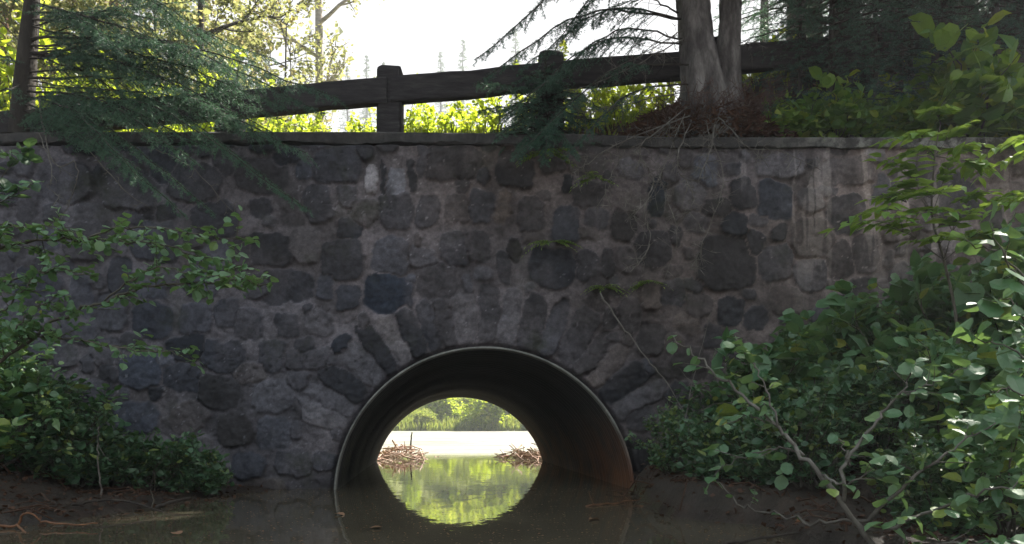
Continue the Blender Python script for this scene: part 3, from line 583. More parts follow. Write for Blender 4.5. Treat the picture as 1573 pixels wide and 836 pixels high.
def branch_leaves(mw, ml, pts, r, ln, dens, m=0, side=.35, tone=None, tmpl=LEAF_ROUND, twig=.16, start=.1, wid=1.0, flat=.4):
    """a leafy branch along given points: small side twigs, alternate leaves"""
    p = spline(pts, 6, .008); mw.tube(p, np.linspace(r, max(.0022, r*.3), len(p)), 6)
    cl = np.r_[0, np.cumsum(np.linalg.norm(np.diff(p, axis=0), axis=1))]; T = cl[-1]; P_, D_ = [], []
    s = T*start; sg = 1
    while s < T:
        k = max(0, min(np.searchsorted(cl, s)-1, len(p)-2)); q = p[k]+(p[k+1]-p[k])*((s-cl[k])/max(1e-6, cl[k+1]-cl[k])); ax = nrm(p[k+1]-p[k])
        sd_ = nrm(np.cross(ax, [0, 0, 1])*sg+rng.normal(0, .45, 3)); sg = -sg
        if twig and rng.random() < .55:
            l = twig*rng.uniform(.4, 1.3)*(1.1-.5*s/T); d = nrm(ax*.6+sd_*.8); e = q+d*l; mw.tube([q, q+d*l*.5+rng.normal(0, .006, 3), e], [.0028, .002, .0012], 4, cap=False)
            for t in np.linspace(.25, 1, max(2, int(l/ln*2.2))):
                P_.append(q+d*l*t); D_.append(nrm(d*.5+rng.normal(0, .75, 3)*np.array([1, 1, .4])-np.array([0, 0, .15])))
        else: P_.append(q); D_.append(nrm(ax*.5+sd_*side*2+rng.normal(0, .3, 3)-np.array([0, 0, .15])))
        s += 1/dens*rng.uniform(.6, 1.5)
    for t in range(2): P_.append(p[-1]); D_.append(nrm(p[-1]-p[-2]+rng.normal(0, .35, 3)))
    k = len(P_); leaves(ml, P_, D_, ln*rng.uniform(.5, 1.15, k), tmpl, m, tone, flat=flat, wid=wid)

def frond(mw, ml, p0, d, L, npairs, lw, m=0, arch=.5, tone=None, tmpl=LEAF_POINT, wid=.9):
    """a compound leaf or fern frond: arched midrib with paired leaflets"""
    d = nrm(d); pts = [np.asarray(p0, float)]
    for i in range(8): d = nrm(d+np.array([0, 0, -arch/8])); pts.append(pts[-1]+d*L/8)
    pts = np.array(pts); mw.tube(pts, np.linspace(.003, .001, 9), 4, cap=False); P_, D_, S_ = [], [], []
    for k in range(npairs):
        f = .18+.82*k/npairs; i = min(7, int(f*8)); q = pts[i]+(pts[i+1]-pts[i])*(f*8-i); ax = nrm(pts[i+1]-pts[i]); sd_ = nrm(np.cross(ax, [0, 0, 1]))
        for s in (-1, 1): P_.append(q); D_.append(ax*.45+s*sd_+rng.normal(0, .08, 3)-np.array([0, 0, .12])); S_.append(lw*(math.sin(math.pi*(.2+.75*f))**.7)*rng.uniform(.85, 1.1))
    P_.append(pts[-1]); D_.append(pts[-1]-pts[-2]); S_.append(lw*.8)
    leaves(ml, P_, D_, S_, tmpl, m, tone, flat=.2, wid=wid)

def twiggy(mb, pts, r, dens=14, tl=.12, m=0, fine=True):
    """a bare dead branch with fine crooked twigs"""
    p = spline(pts, 6, .006); mb.tube(p, np.linspace(r, max(.0018, r*.35), len(p)), 5, m)
    for k in range(int(dens*np.sum(np.linalg.norm(np.diff(p, axis=0), axis=1)))):
        i = rng.integers(1, len(p)-1); d = nrm(rng.normal(0, 1, 3)+np.array([0, 0, -.35])); l = tl*rng.uniform(.4, 1.5)
        a = p[i]+d*l*.5+rng.normal(0, l*.1, 3); b = a+nrm(d+rng.normal(0, .4, 3))*l*.5; mb.tube([p[i], a, b], [.0032, .0024, .0014], 3, m, cap=False)
        if fine:
            for q in range(3):
                d2 = nrm(d+rng.normal(0, .8, 3)); mb.tube([a, a+d2*l*.35], [.002, .0012], 3, m, cap=False)

# ------------------------------------------------------------------ background forest beyond the road
def base(px, d): x = (px-CX)*d/F; return np.array([x, d, gz(x, d)])
far_sp = spruce_mesh('far_spruce', 23, 5, 2.6, 'spruce_lit', per=6, dens=26, nl=.10, nw=.03, droop=.25, gap=.62, dead=False)
tips = [(534, 98, 96, 'slim distant spruce just left of the tall guard rail post'), (563, 82, 99, 'taller distant spruce top peeking behind the guard rail post'),
        (590, 92, 104, 'faint distant spruce half hidden by the guard rail post'), (677, 76, 100, 'thin distant spruce spire in the open sky over the beam'),
        (711, 58, 98, 'tallest distant spruce standing alone in the open sky'), (792, 42, 106, 'distant spruce spire rising behind the drooping spruce boughs'),
        (860, 72, 110, 'distant spruce tip between the drooping boughs and the twin trunk'), (640, 112, 108, 'short distant spruce tip barely above the beam')]
for px, py, d, lb in tips:
    b_ = base(px, d); ht = at(px, py, d)[2]-b_[2]
    place(far_sp, 'spruce_tree', b_, lb, 'tree', 'distant spruces beyond the pond', rz=rng.uniform(0, 6), s=ht/23*.85, sz=ht/23)
sap = [tree_mesh('sunny_sapling', 6.5, 1.0, 2.3, 'sunleaf', 'twig', .085, 12, 5, .008), tree_mesh('bushy_sapling', 5.5, .5, 2.5, 'sunleaf', 'twig', .10, 12, 5, .009)]
LS = [(-30, 13.0, 0, 1.1, 'sunlit leafy sapling at the far left edge behind the dark spruce trunk'), (75, 14.5, 1, 1.15, 'bushy sunlit sapling showing right beside the dark left trunk'),
      (150, 12.9, 1, 1.0, 'bright pinkish green sapling between the left spruce boughs'), (225, 14, 0, 1.1, 'tall bright sapling behind the middle of the left spruce'),
      (300, 13.2, 1, .95, 'low sunlit sapling behind the tips of the left spruce boughs'), (20, 17, 0, 1.35, 'taller pale sapling deep in the left woods'),
      (120, 19, 0, 1.5, 'tall airy sapling deep in the left woods by the pine trunks'), (260, 18, 1, 1.55, 'broad pale sapling at the back of the left woods'), (365, 15.5, 0, .95, 'sparse sapling at the right edge of the left woods')]
for px, d, k, s, lb in LS: place(sap[k], 'sapling', base(px, d), lb, 'tree', 'sunlit saplings in the woods on the left', rz=rng.uniform(0, 6), s=s)
pine = tree_mesh('pine', 17, 11, 2.6, 'spruce', 'pine', .16, 9, 6, .0095)
for px, d, s, lb in [(181, 16, 1.0, 'reddish pine trunk high up in the left woods'), (92, 19, 1.05, 'straight pine trunk nearest the dark left spruce trunk'), (127, 22, 1.1, 'thinner pine trunk further back in the left woods'), (12, 15, .9, 'pine trunk at the left edge of the photo')]:
    place(pine, 'pine_tree', base(px, d), lb, 'tree', 'pines in the woods on the left', rz=rng.uniform(0, 6), s=s)
place(tree_mesh('thin_tree', 12, 5.2, 1.6, 'sunleaf', 'bark', .08, 9, 3, .006), 'young_tree', base(296, 12.6), 'thin dark stemmed young tree in front of the pale saplings', 'tree')
place(tree_mesh('birch', 16, 5.3, 2.0, 'sunleaf', 'birch', .085, 14, 3, .009, lean=.5), 'birch_tree', base(468, 19), 'pale birch trunk with sparse leaves against the white sky', 'tree')
place(tree_mesh('airy', 8.6, 3.4, 1.9, 'sunleaf', 'twig', .085, 12, 3, .006), 'young_tree', base(425, 17), 'airy pale green young tree next to the birch', 'tree')
rs_ = [shrub_mesh('road_shrub', 1.55, 1.3, 'bankleaf', .07, 9, 5), shrub_mesh('road_bush', 1.3, 1.5, 'bankleaf', .06, 10, 6, LEAF_POINT)]
RSH = [(395, 11.15, 0, .95, 'bright shrub under the left end of the beam'), (455, 11.03, 1, 1.05, 'yellow green shrub under the beam left of the tall post'), (515, 11.12, 0, .9, 'small bright shrub just left of the tall post base'), (575, 11.00, 1, 1.0, 'sunny shrub hidden mostly by the tall post'),
       (640, 11.06, 0, .92, 'bright shrub just right of the tall post under the beam'), (705, 11.12, 1, 1.1, 'yellow shrub in the gap under the beam between two posts'), (770, 11.03, 0, 1.0, 'bright shrub left of the second post behind spruce twigs'), (830, 11.12, 1, 1.15, 'shrub glowing behind the second post'),
       (895, 11.03, 0, 1.05, 'yellow green shrub right of the second post over the brown litter'), (955, 11.06, 1, 1.2, 'glowing shrub in the gap left of the twin trunk'), (1015, 11.09, 0, 1.1, 'bright shrub directly left of the twin trunk base'), (330, 11.15, 1, 1.05, 'shrub behind the tips of the left spruce'), (250, 11.15, 0, 1.1, 'sunny shrub low behind the left spruce boughs'), (170, 11.09, 1, 1.2, 'sunny shrub low behind the left boughs near the trunk'), (60, 11.06, 0, 1.25, 'bright yellow green shrub right next to the dark left trunk'), (5, 11.03, 1, 1.3, 'bright yellow green shrub at the left edge of the photo'),
       (1160, 11.15, 0, 1.1, 'bright shrub glimpsed right of the twin trunk'), (1215, 11.12, 1, 1.1, 'bright shrub glimpsed through the weeds on the right bank')]
for px, d, k, s, lb in RSH: place(rs_[k], 'roadside_shrub', base(px, d), lb, 'shrub', 'sunlit shrubs along the far side of the road', rz=rng.uniform(0, 6), s=s*(1.25 if px < 380 else .88))

# beyond the pond, seen through the culvert and mirrored in the water
bk = [shrub_mesh('shore_bush', 2.4, 2.6, 'bankleaf', .26, 12, 6, LEAF_MINI), shrub_mesh('shore_reed', 1.6, 2.4, 'grass', .34, 12, 5, LEAF_MINI, up=.6, wid=.3)]
shore_words = ['leftmost', 'second', 'third', 'fourth', 'fifth', 'sixth', 'seventh', 'eighth', 'ninth', 'tenth']
for k in range(10):
    px = 560+k*31; d = 50.6+2.2*(k % 3)
    place(bk[k % 2], 'shore_bush', base(px, d), '%s from the left of the bright shore bushes seen through the culvert' % shore_words[k].replace('leftmost', 'first'), 'shrub', 'bushes on the far shore of the pond', rz=rng.uniform(0, 6), s=rng.uniform(.35, .6) if k < 4 else rng.uniform(.6, .95))
mb = MB(); k = 30000; X_ = rng.uniform(-16, 10, k); Y_ = 49.6+13*rng.random(k)**1.3
leaves(mb, np.c_[X_, Y_, zfun(X_, Y_)], np.c_[rng.normal(0, .3, (k, 2)), np.ones(k)], rng.uniform(.25, .75, k), LEAF_MINI, 0, wid=.12, flat=1.5)
solo('meadow_grass', mb.mesh('meadow_grass', M['grass']), kind='stuff', label='bright sunlit grass sloping up from the far shore of the pond', cat='grass')
r3 = np.random.default_rng(12); mb = MB()
for k in range(330):                              # a far wooded slope: reads as one mass
    y0 = 63+27*r3.random(); x0 = r3.uniform(-.26, .16)*y0; w_ = r3.uniform(.7, 1.6); h_ = r3.uniform(.9, 2.6); q = 190
    P_ = r3.normal(0, 1, (q, 3)); P_ /= np.linalg.norm(P_, axis=1, keepdims=True); P_ *= (.55+.5*r3.random((q, 1)))*np.array([w_, w_, h_*.55])
    P_ *= 1+.3*np.sin(P_[:, :1]*3+k)
    leaves(mb, P_+[x0, y0, gz(x0, y0)+h_*.5], r3.normal(0, 1, (q, 3)), r3.uniform(.2, .5, q), LEAF_MINI, 0, np.clip(r3.normal(.62, .25), 0, .95), upbias=.4, flat=.8)
solo('far_thicket', mb.mesh('far_thicket', M['bankleaf']), kind='stuff', label='sunlit yellow green thicket on the slope beyond the pond', cat='thicket')
# dark conifers on the right
dk = [spruce_mesh('dark_spruce', 12, .9, 2.6, 'spruce', per=7, dens=60, nl=.05, nw=.009, droop=.3, gap=.40), spruce_mesh('dark_fir', 13.5, 2.2, 2.3, 'spruce', per=6, dens=60, nl=.05, nw=.009, droop=.42, gap=.42)]
DS = [(1612, 8.9, 0, 1.4, 'dark spruce with branches entering at the top right corner'), (1300, 11.9, 1, 1.0, 'dark spruce with a bare lower trunk behind the end of the guard rail'), (1448, 11.4, 0, 1.05, 'dense dark spruce reaching down to the bank on the right'), (1560, 10.2, 0, .95, 'dense dark spruce at the right edge of the photo'), (1640, 12.6, 1, 1.0, 'dark spruce just past the right edge of the photo'),
      (1385, 14.5, 1, 1.15, 'dark spruce further back between the right hand trunks'), (1250, 15.5, 1, 1.2, 'dark spruce behind the pale right hand trunk'), (1490, 15.5, 0, 1.2, 'tall dark spruce deep in the right hand woods'), (1175, 21, 1, 1.1, 'distant dark spruce seen past the twin trunk')]
for px, d, k, s, lb in DS: place(dk[k], 'spruce_tree', base(px, d), lb, 'tree', 'dark spruces on the right', rz=rng.uniform(0, 6), s=s)
place(tree_mesh('grey_tree', 15, 6.5, 2.6, 'shrub', 'greybark', .09, 12, 7, .0105), 'grey_trunk_tree', base(1213, 11.9), 'pale grey trunk standing behind the beam right of the twin trunk', 'tree')
place(tree_mesh('brown_tree', 14, 6.5, 2.4, 'shrub', 'bark', .09, 12, 7, .0095), 'brown_trunk_tree', base(1243, 13.2), 'slimmer brown trunk right beside the pale grey trunk', 'tree')
place(spruce_mesh('young_spruce', 6.5, .95, 1.35, 'spruce', per=6, dens=70, nl=.03, nw=.006, droop=.35, gap=.30, trad=.0135), 'spruce_tree', base(1366, 8.75), 'slim young spruce with a thin dark trunk on the right bank', 'tree')

ysp = spruce_mesh('young_dark_spruce', 4.2, .3, 1.25, 'spruce', per=7, dens=85, nl=.034, nw=.009, droop=.3, gap=.22, trad=.012)
for px, d, s, lb in [(1228, 8.2, .45, 'tiny dark spruce peeking over the weeds right of the twin trunk'), (1400, 8.2, .7, 'small dark spruce between the slim young spruce and the brambles'), (1530, 8.4, .8, 'feathery small spruce above the big leafed weeds'), (1280, 8.12, .72, 'small dark spruce hiding the right end of the beam'), (1450, 8.3, .85, 'small dense spruce behind the brambles on the right bank'), (1345, 8.15, .62, 'low dark spruce at the foot of the slim young spruce'), (1570, 8.6, .95, 'small dense spruce at the upper right edge')]:
    place(ysp, 'young_spruce', base(px, d), lb, 'tree', 'young spruces on the right bank', rz=rng.uniform(0, 6), s=s)

# ------------------------------------------------------------------ spruce on the left with boughs over the wall
def bez(pp): return [at(*q) for q in pp]
b_ = base(30, 8.25); lt = empty('spruce_tree', b_, 'dark spruce at the left with drooping boughs reaching over the wall', 'tree')
mb = MB(); tp = [at(27, 230, 8.25), at(36, 150, 8.25), at(45, 50, 8.25), at(52, -40, 8.25), at(66, -330, 8.3), at(80, -900, 8.3)]; tp[0][2] = b_[2]-.2
mb.tube(spline(tp, 8), np.linspace(.125, .03, 41), 10); part('trunk', mb.mesh('trunk', M['bark'], True, b_), lt)
LB = [((46, 70, 8.2), (400, 130, 7.6), .2, .6, .012), ((44, 90, 8.2), (440, 165, 7.4), .22, .6, .012), ((50, 8, 8.2), (355, 118, 7.5), .10, .55, .012), ((52, 85, 8.2), (240, 185, 7.7), .10, .40, .011), ((54, 84, 8.2), (345, 95, 7.6), -.05, .42, .010), ((46, 60, 8.2), (500, 175, 6.9), .28, .55, .014),
      ((40, 120, 8.2), (470, 235, 6.8), .26, .60, .013), ((38, 140, 8.2), (300, 250, 6.9), .20, .55, .012), ((36, 160, 8.2), (230, 285, 7.0), .15, .50, .010), ((44, 80, 8.2), (420, 205, 7.2), .20, .55, .012),
      ((36, 150, 8.2), (470, 320, 6.6), .36, .36, .010), ((34, 170, 8.2), (330, 330, 6.8), .25, .32, .009), ((36, 130, 8.2), (-60, 200, 7.4), .1, .5, .01), ((40, 100, 8.2), (-90, 90, 7.6), .1, .5, .01), ((44, 40, 8.2), (300, 20, 8.6), .1, .5, .01), ((48, 30, 8.2), (420, 90, 8.0), .2, .5, .012),
      ((36, 170, 8.2), (150, 235, 7.2), .10, .42, .009), ((50, -30, 8.2), (330, 60, 7.8), .25, .5, .012), ((48, 20, 8.2), (180, 70, 7.3), .1, .4, .01)]
LB += [((a[0], a[1]+rng.uniform(-20, 40), a[2]), (e[0]+rng.uniform(-60, 35), e[1]+rng.uniform(-30, 35), e[2]+rng.uniform(-.3, .3)), sag*rng.uniform(.8, 1.3), wd*.9, r0*.8) for a, e, sag, wd, r0 in LB if e[0] > 140]
for a, e, sag, wd, r0 in LB:
    mb = MB(); sg = bough_segs(mb, at(*a), at(*e), sag, wd, r0, 0, .6, .045); needles(mb, sg, 175, .022, .0046, 1, tone0=.8 if e[1] > 190 else .5)
    part('bough', mb.mesh('bough', [M['bark'], M['spruce']], False, b_), lt)
mc = MB(); sg = []
for k in range(120):
    z = rng.uniform(5.4, 13); f = (z-5.4)/8; a = rng.uniform(0, 6.28); l = 2.7*(1-f*.85)*rng.uniform(.6, 1.1); p0 = np.array([-4.66+.02*z, 8.28, z])
    sg += bough_segs(mc, p0, p0+np.array([math.cos(a)*l, math.sin(a)*l, -.25*l]), .1, .4*l, .014, 0, .45, .14)
needles(mc, sg, 60, .075, .022, 1); part('crown', mc.mesh('upper_crown', [M['bark'], M['spruce']], False, b_), lt)
mb = MB()
for pp, r_ in [([(60, 150, 7.9), (82, 250, 7.4), (118, 250, 7.3), (112, 300, 7.3), (88, 352, 7.3)], .007), ([(60, 205, 7.6), (80, 262, 7.3), (74, 288, 7.2), (98, 305, 7.2)], .005), ([(130, 225, 7.5), (190, 290, 7.2), (230, 320, 7.1)], .005), ([(240, 230, 7.3), (300, 262, 7.0), (372, 345, 6.9)], .004)]:
    twiggy(mb, bez(pp), r_, 5, .10)
part('dead_branch', mb.mesh('dead_branch', M['deadtwig'], False, b_), lt)

# ------------------------------------------------------------------ twin trunked spruce in front of the rail
b_ = np.array([*at(1095, 190, 8.0)[:2], 3.4]); tw = empty('twin_trunk_spruce', b_, 'big twin trunked spruce standing on the wall top with dead twigs below', 'tree')
mb = MB()
def stem(pts, rad, name):
    mb = MB(); p = spline(pts, 16); r_ = np.interp(np.linspace(0, 1, len(p)), np.linspace(0, 1, len(rad)), rad)
    v0 = mb.n; mb.tube(p, r_, 48); v = mb.v[-1]; ci = np.minimum(np.arange(len(v))//48, len(p)-1); dv = v-p[ci]; a = np.arctan2(dv[:, 1], dv[:, 0]); v += (.05*fbm(a*1.6+v[:, 2]*.25, v[:, 2]*.8, 301)+.09*fbm(a*6+v[:, 2]*.3, v[:, 2]*2.2, 305)*1.0+.05*fbm(a*13, v[:, 2]*9, 309, 2))[:, None]*dv*np.array([1, 1, 0]); 
    part(name, mb.mesh(name, M['greybark'], True, b_), tw)
stem([at(1095, 225, 8.0), at(1083, 185, 8.0), at(1078, 120, 8.0), at(1070, 60, 8.02), at(1064, 0, 8.05), at(1058, -90, 8.1), at(1050, -400, 8.1), at(1052, -1300, 8.1)], [.32, .26, .19, .157, .15, .14, .12, .03], 'trunk')
stem([at(1106, 205, 8.05), at(1112, 160, 8.05), at(1117, 110, 8.05), at(1121, 50, 8.05), at(1122, 0, 8.05), at(1126, -90, 8.1), at(1146, -400, 8.1), at(1150, -1200, 8.1)], [.22, .17, .125, .10, .098, .095, .08, .03], 'second_trunk')
TB = [((1056, -70, 8.0), (730, 92, 7.3), .30, .42, .012, 0), ((1055, 30, 8.0), (722, 135, 7.2), .34, .40, .012, .2), ((1052, 70, 8.0), (770, 185, 7.0), .34, .42, .010, .2), ((1060, 100, 7.9), (800, 232, 6.9), .30, .40, .010, .2), ((1050, 20, 8.0), (935, 12, 8.4), .1, .4, .01, .2), ((1054, -40, 8.0), (890, 20, 7.8), .2, .45, .012, .1), ((1054, -80, 8.0), (860, 60, 7.5), .34, .5, .012, 0),
      ((1130, -40, 8.0), (1250, 40, 7.7), .15, .45, .01, .2), ((1130, -80, 8.0), (1210, -10, 7.5), .1, .5, .01, .1), ((1060, 130, 7.9), (860, 245, 6.8), .22, .34, .009, .3), ((1055, 60, 8.0), (830, 130, 7.3), .26, .45, .01, 0), ((1055, 30, 8.0), (800, 105, 7.4), .3, .42, .01, 0)]
for a, e, sag, wd, r0, gp in TB:
    mb = MB(); sg = bough_segs(mb, at(*a), at(*e), sag, wd, r0, 0, .65, .042, gaps=gp)
    q = np.array(sg); x = q[:, 0, 0]; keep = x < at(1000, 0, 7.6)[0] if e[0] < 1000 else np.ones(len(q), bool)
    needles(mb, q[keep & (rng.random(len(q)) > .04)], 230, .022, .0048, 1); part('bough', mb.mesh('bough', [M['bark'], M['spruce']], False, b_), tw)
mc = MB(); sg = []
for k in range(300):
    z = rng.uniform(5.3, 15); f = (z-5.3)/10; a = rng.uniform(0, 6.28); l = 3.9*(1-f*.8)*rng.uniform(.5, 1.1); p0 = np.array([1.7+.3*rng.random(), 8.1, z])
    e = p0+np.array([math.cos(a)*l, math.sin(a)*l, -.12*l])
    if any(H+646*max(q_[1], .5)/F > q_[2]-.75 for q_ in (p0, (p0+e)/2, e)): continue
    sg += bough_segs(mc, p0, e, .1, .42*l, .016, 0, .4, .16)
needles(mc, sg, 60, .085, .026, 1); part('crown', mc.mesh('upper_crown', [M['bark'], M['spruce']], False, b_), tw)
DB = [([(1100, 178, 7.7), (1090, 235, 7.2), (1072, 280, 7.0)], .007), ([(1100, 178, 7.7), (1128, 205, 7.3), (1152, 228, 7.1), (1200, 232, 7.0), (1262, 262, 6.9)], .006), ([(1055, 165, 7.7), (1005, 205, 7.3), (982, 230, 7.1), (990, 250, 7.0)], .006), ([(990, 250, 7.0), (1002, 280, 6.95), (990, 320, 6.9), (999, 362, 6.9), (990, 392, 6.85), (968, 418, 6.8)], .007),
      ([(1060, 178, 7.7), (960, 215, 7.2), (905, 250, 7.0), (880, 265, 6.9)], .006), ([(1062, 185, 7.7), (1040, 250, 7.1), (1065, 300, 7.0), (1058, 330, 7.0)], .006), ([(1050, 60, 7.9), (960, 108, 7.5), (880, 140, 7.2)], .006), ([(1050, 45, 7.9), (985, 85, 7.6), (930, 112, 7.4)], .005), ([(1056, 140, 7.8), (940, 165, 7.3), (880, 172, 7.1)], .005), ([(1135, 70, 7.9), (1165, 62, 7.6)], .005),
      ([(1052, 175, 7.6), (1000, 300, 7.0), (960, 340, 6.9)], .004), ([(1085, 185, 7.6), (1110, 280, 7.0), (1080, 370, 6.9), (1060, 420, 6.9)], .004), ([(1010, 260, 7.0), (1040, 360, 6.9), (1020, 430, 6.9)], .003), ([(960, 230, 7.1), (930, 290, 7.0), (945, 330, 6.95)], .003)]
for pp, r_ in DB:
    mb = MB(); twiggy(mb, bez(pp), r_*1.05, 24, .15); part('dead_branch', mb.mesh('dead_branch', M['deadtwig'], False, b_), tw)

b_ = base(838, 7.98); ys = place(spruce_mesh('small_spruce', .85, .03, .60, 'spruce', per=9, dens=230, nl=.024, nw=.0055, droop=.35, gap=.075, trad=.016), 'small_spruce', b_, 'small bushy spruce growing on the coping in front of the second post', 'tree')
for a, e in [((838, 190, 7.95), (735, 172, 7.3)), ((838, 205, 7.95), (790, 246, 7.2)), ((838, 205, 7.95), (885, 240, 7.2)), ((838, 200, 7.95), (838, 250, 7.1)), ((838, 170, 7.95), (735, 130, 7.5)), ((838, 150, 7.95), (930, 170, 7.5)), ((838, 190, 7.95), (760, 215, 7.3))]:
    mb = MB(); sg = bough_segs(mb, at(*a), at(*e), .10, .26, .007, 0, .6, .035); needles(mb, sg, 240, .022, .005, 1, tone0=.65); part('bough', mb.mesh('bough', [M['bark'], M['spruce']], False, b_), ys)
mb = MB(); k = 5200; a = rng.uniform(0, 6.28, k); rr3 = np.sqrt(rng.random(k))*.78; X_ = 1.86+rr3*np.cos(a)*1.15; Y_ = 8.02+rr3*np.sin(a)*.55
Z_ = np.maximum(zfun(X_, Y_), 3.2)+.46*(1-(rr3/.8)**2)*rng.random(k)**.5; leaves(mb, np.c_[X_, Y_, Z_], np.c_[rng.normal(0, 1, (k, 2)), rng.normal(0, .35, k)], rng.uniform(.04, .12, k), LEAF_MINI, 0, tone=.22, wid=.4, flat=.9)
solo('needle_mound', mb.mesh('needle_mound', M['litterleaf']), kind='stuff', label='mound of brown needles and dead leaves heaped round the twin trunk base', cat='litter')
for px, d, lb in [(1070, 7.85, 'tangle of dry brown twigs against the left side of the twin trunk base'), (1150, 7.95, 'tangle of dry brown twigs on the right side of the twin trunk base')]:
    o_ = base(px, d); o_[2] = max(o_[2], 3.2); mb = MB()
    for k in range(70):
        a = rng.uniform(0, 6.28); l = rng.uniform(.25, .6); p1 = o_+np.array([math.cos(a)*l, -abs(math.sin(a))*l*.5, rng.uniform(.02, .55)])
        twiggy(mb, [o_+rng.normal(0, .05, 3), (o_+p1)/2+[0, 0, .06], p1], .004, 14, .10)
    solo('dry_brush', mb.mesh('dry_brush', M['brush'], False, o_), o_, label=lb, cat='brush')

# ------------------------------------------------------------------ plants on top of the wall and the right bank
hb = [shrub_mesh('bank_weed', .55, .5, 'herb', .13, 6, 2, LEAF_POINT, 1, 4), shrub_mesh('bramble', .7, .7, 'herb', .12, 6, 2, LEAF_ROUND, 1, 4), shrub_mesh('dull_weed', .5, .6, 'shrub', .06, 7, 4, LEAF_POINT, 1, 4)]
HB = [(1195, 7.92, 1, .9, 'yellow green weed just right of the twin trunk base'), (1240, 7.92, 0, 1.1, 'leafy weed on the bank crest below the beam end'), (1285, 7.92, 1, 1.05, 'bright weed on the bank left of the slim young spruce'), (1325, 7.92, 0, .9, 'small bright weed at the foot of the slim young spruce'),
      (1420, 7.92, 1, 1.25, 'taller yellow green bramble right of the slim young spruce'), (1465, 7.92, 0, 1.4, 'pointed leafed weed on the right bank crest'), (1520, 7.92, 1, 1.5, 'bramble with some yellow leaves near the right edge'), (1570, 7.92, 0, 1.5, 'big leafed weed cut by the right edge of the photo'),
      (1390, 7.95, 0, .8, 'low weed at the back of the coping on the right'), (1340, 8.0, 2, .8, 'dull low weed sprouting behind the lichened coping'), (1270, 8.0, 2, .8, 'dull weed on the brown bank under the bright weeds'), (1180, 8.0, 2, .9, 'dull scrub low beside the twin trunk roots'), (1500, 7.95, 2, 1.0, 'dull weed overhanging the right end of the coping'), (1220, 8.1, 2, .8, 'dull scrub between the twin trunk and the bank weeds')]
HB += [(1490, 7.95, 1, 1.9, 'tall bright bramble rising above the coping right of the elder top'), (1555, 7.9, 0, 1.9, 'tall bright pointed weed at the upper right edge'), (1430, 8.0, 1, 1.5, 'bright bramble clump directly above the elder top'), (1405, 7.72, 0, .75, 'bright herb hanging over the coping beside the elder'), (1450, 7.72, 1, .8, 'round leaved herb hanging over the coping behind the elder'), (1545, 7.7, 0, .95, 'pointed herb hanging over the coping at the right edge'), (1300, 7.92, 0, .9, 'pale green herb between the small spruces on the bank'), (1500, 7.92, 1, 1.2, 'wide bramble above the coping near the right edge')]
for px, d, k, s, lb in HB: place(hb[k], 'bank_weed', base(px, d), lb, 'plant', 'weeds on the bank above the wall', rz=rng.uniform(0, 6), s=s*(.78 if k < 2 else .9))
# leaf litter on the shoulder
mb = MB(); k = 3600; X_ = rng.uniform(-.2, 4.6, k); Y_ = rng.uniform(7.98, 9.1, k); Z_ = zfun(X_, Y_)+.012
leaves(mb, np.c_[X_, Y_, Z_], np.c_[rng.normal(0, 1, (k, 2)), rng.normal(0, .3, k)], rng.uniform(.03, .075, k), LEAF_MINI, 0, flat=.45)
solo('leaf_litter', mb.mesh('leaf_litter', M['litterleaf']), kind='stuff', label='reddish brown fallen leaves lying on the bank behind the coping', cat='leaf litter')
mb = MB(); k = 16000; X_ = rng.uniform(-5, 4.5, k); Y_ = rng.uniform(3.6, 7.6, k); Z_ = zfun(X_, Y_); kp = (Z_ > .015) | ((Z_ > -.12) & (rng.random(k) < .3)); X_, Y_, Z_ = X_[kp], Y_[kp], np.maximum(Z_[kp], -.002); k = len(X_)
leaves(mb, np.c_[X_, Y_, Z_+.01], np.c_[rng.normal(0, 1, (k, 2)), rng.normal(0, .2, k)], rng.uniform(.012, .055, k), LEAF_MINI, 0, tone=.08, flat=.5)
for q in range(600):
    x0, y0 = rng.uniform(-4.5, 4), rng.uniform(4, 7.5); z0 = gz(x0, y0)
    if z0 < .0: continue
    a = rng.uniform(0, 6.28); l = rng.uniform(.05, .3); x1, y1 = x0+math.cos(a)*l, y0+math.sin(a)*l; mb.tube([(x0, y0, z0+.01), ((x0+x1)/2, (y0+y1)/2, max(z0, gz(x1, y1))+.03), (x1, y1, max(gz(x1, y1), 0)+.01)], rng.uniform(.002, .006), 4, 0, .1)
solo('bank_litter', mb.mesh('bank_litter', M['litterleaf']), kind='stuff', label='dead leaves and bits of twig littering the muddy banks', cat='litter')
mb = MB(); k = 9000; X_ = rng.uniform(-5, 4, k); Y_ = np.where(rng.random(k) < .4, rng.uniform(8.0, 9.1, k), rng.uniform(11.0, 11.9, k)); keep = rng.random(k) < .25+.75*(fbm(X_*1.5, Y_, 401) > 0); X_, Y_ = X_[keep], Y_[keep]; k = len(X_)
hgt_ = rng.uniform(.10, .30, k)*np.where(Y_ > 10, 1.5, .6); leaves(mb, np.c_[X_, Y_, zfun(X_, Y_)], np.c_[rng.normal(0, .25, (k, 2)), np.ones(k)], hgt_, LEAF_MINI, 0, wid=.035, flat=1.5)
solo('grass', mb.mesh('grass', M['grass']), kind='stuff', label='sunlit grass along the edges of the road', cat='grass')
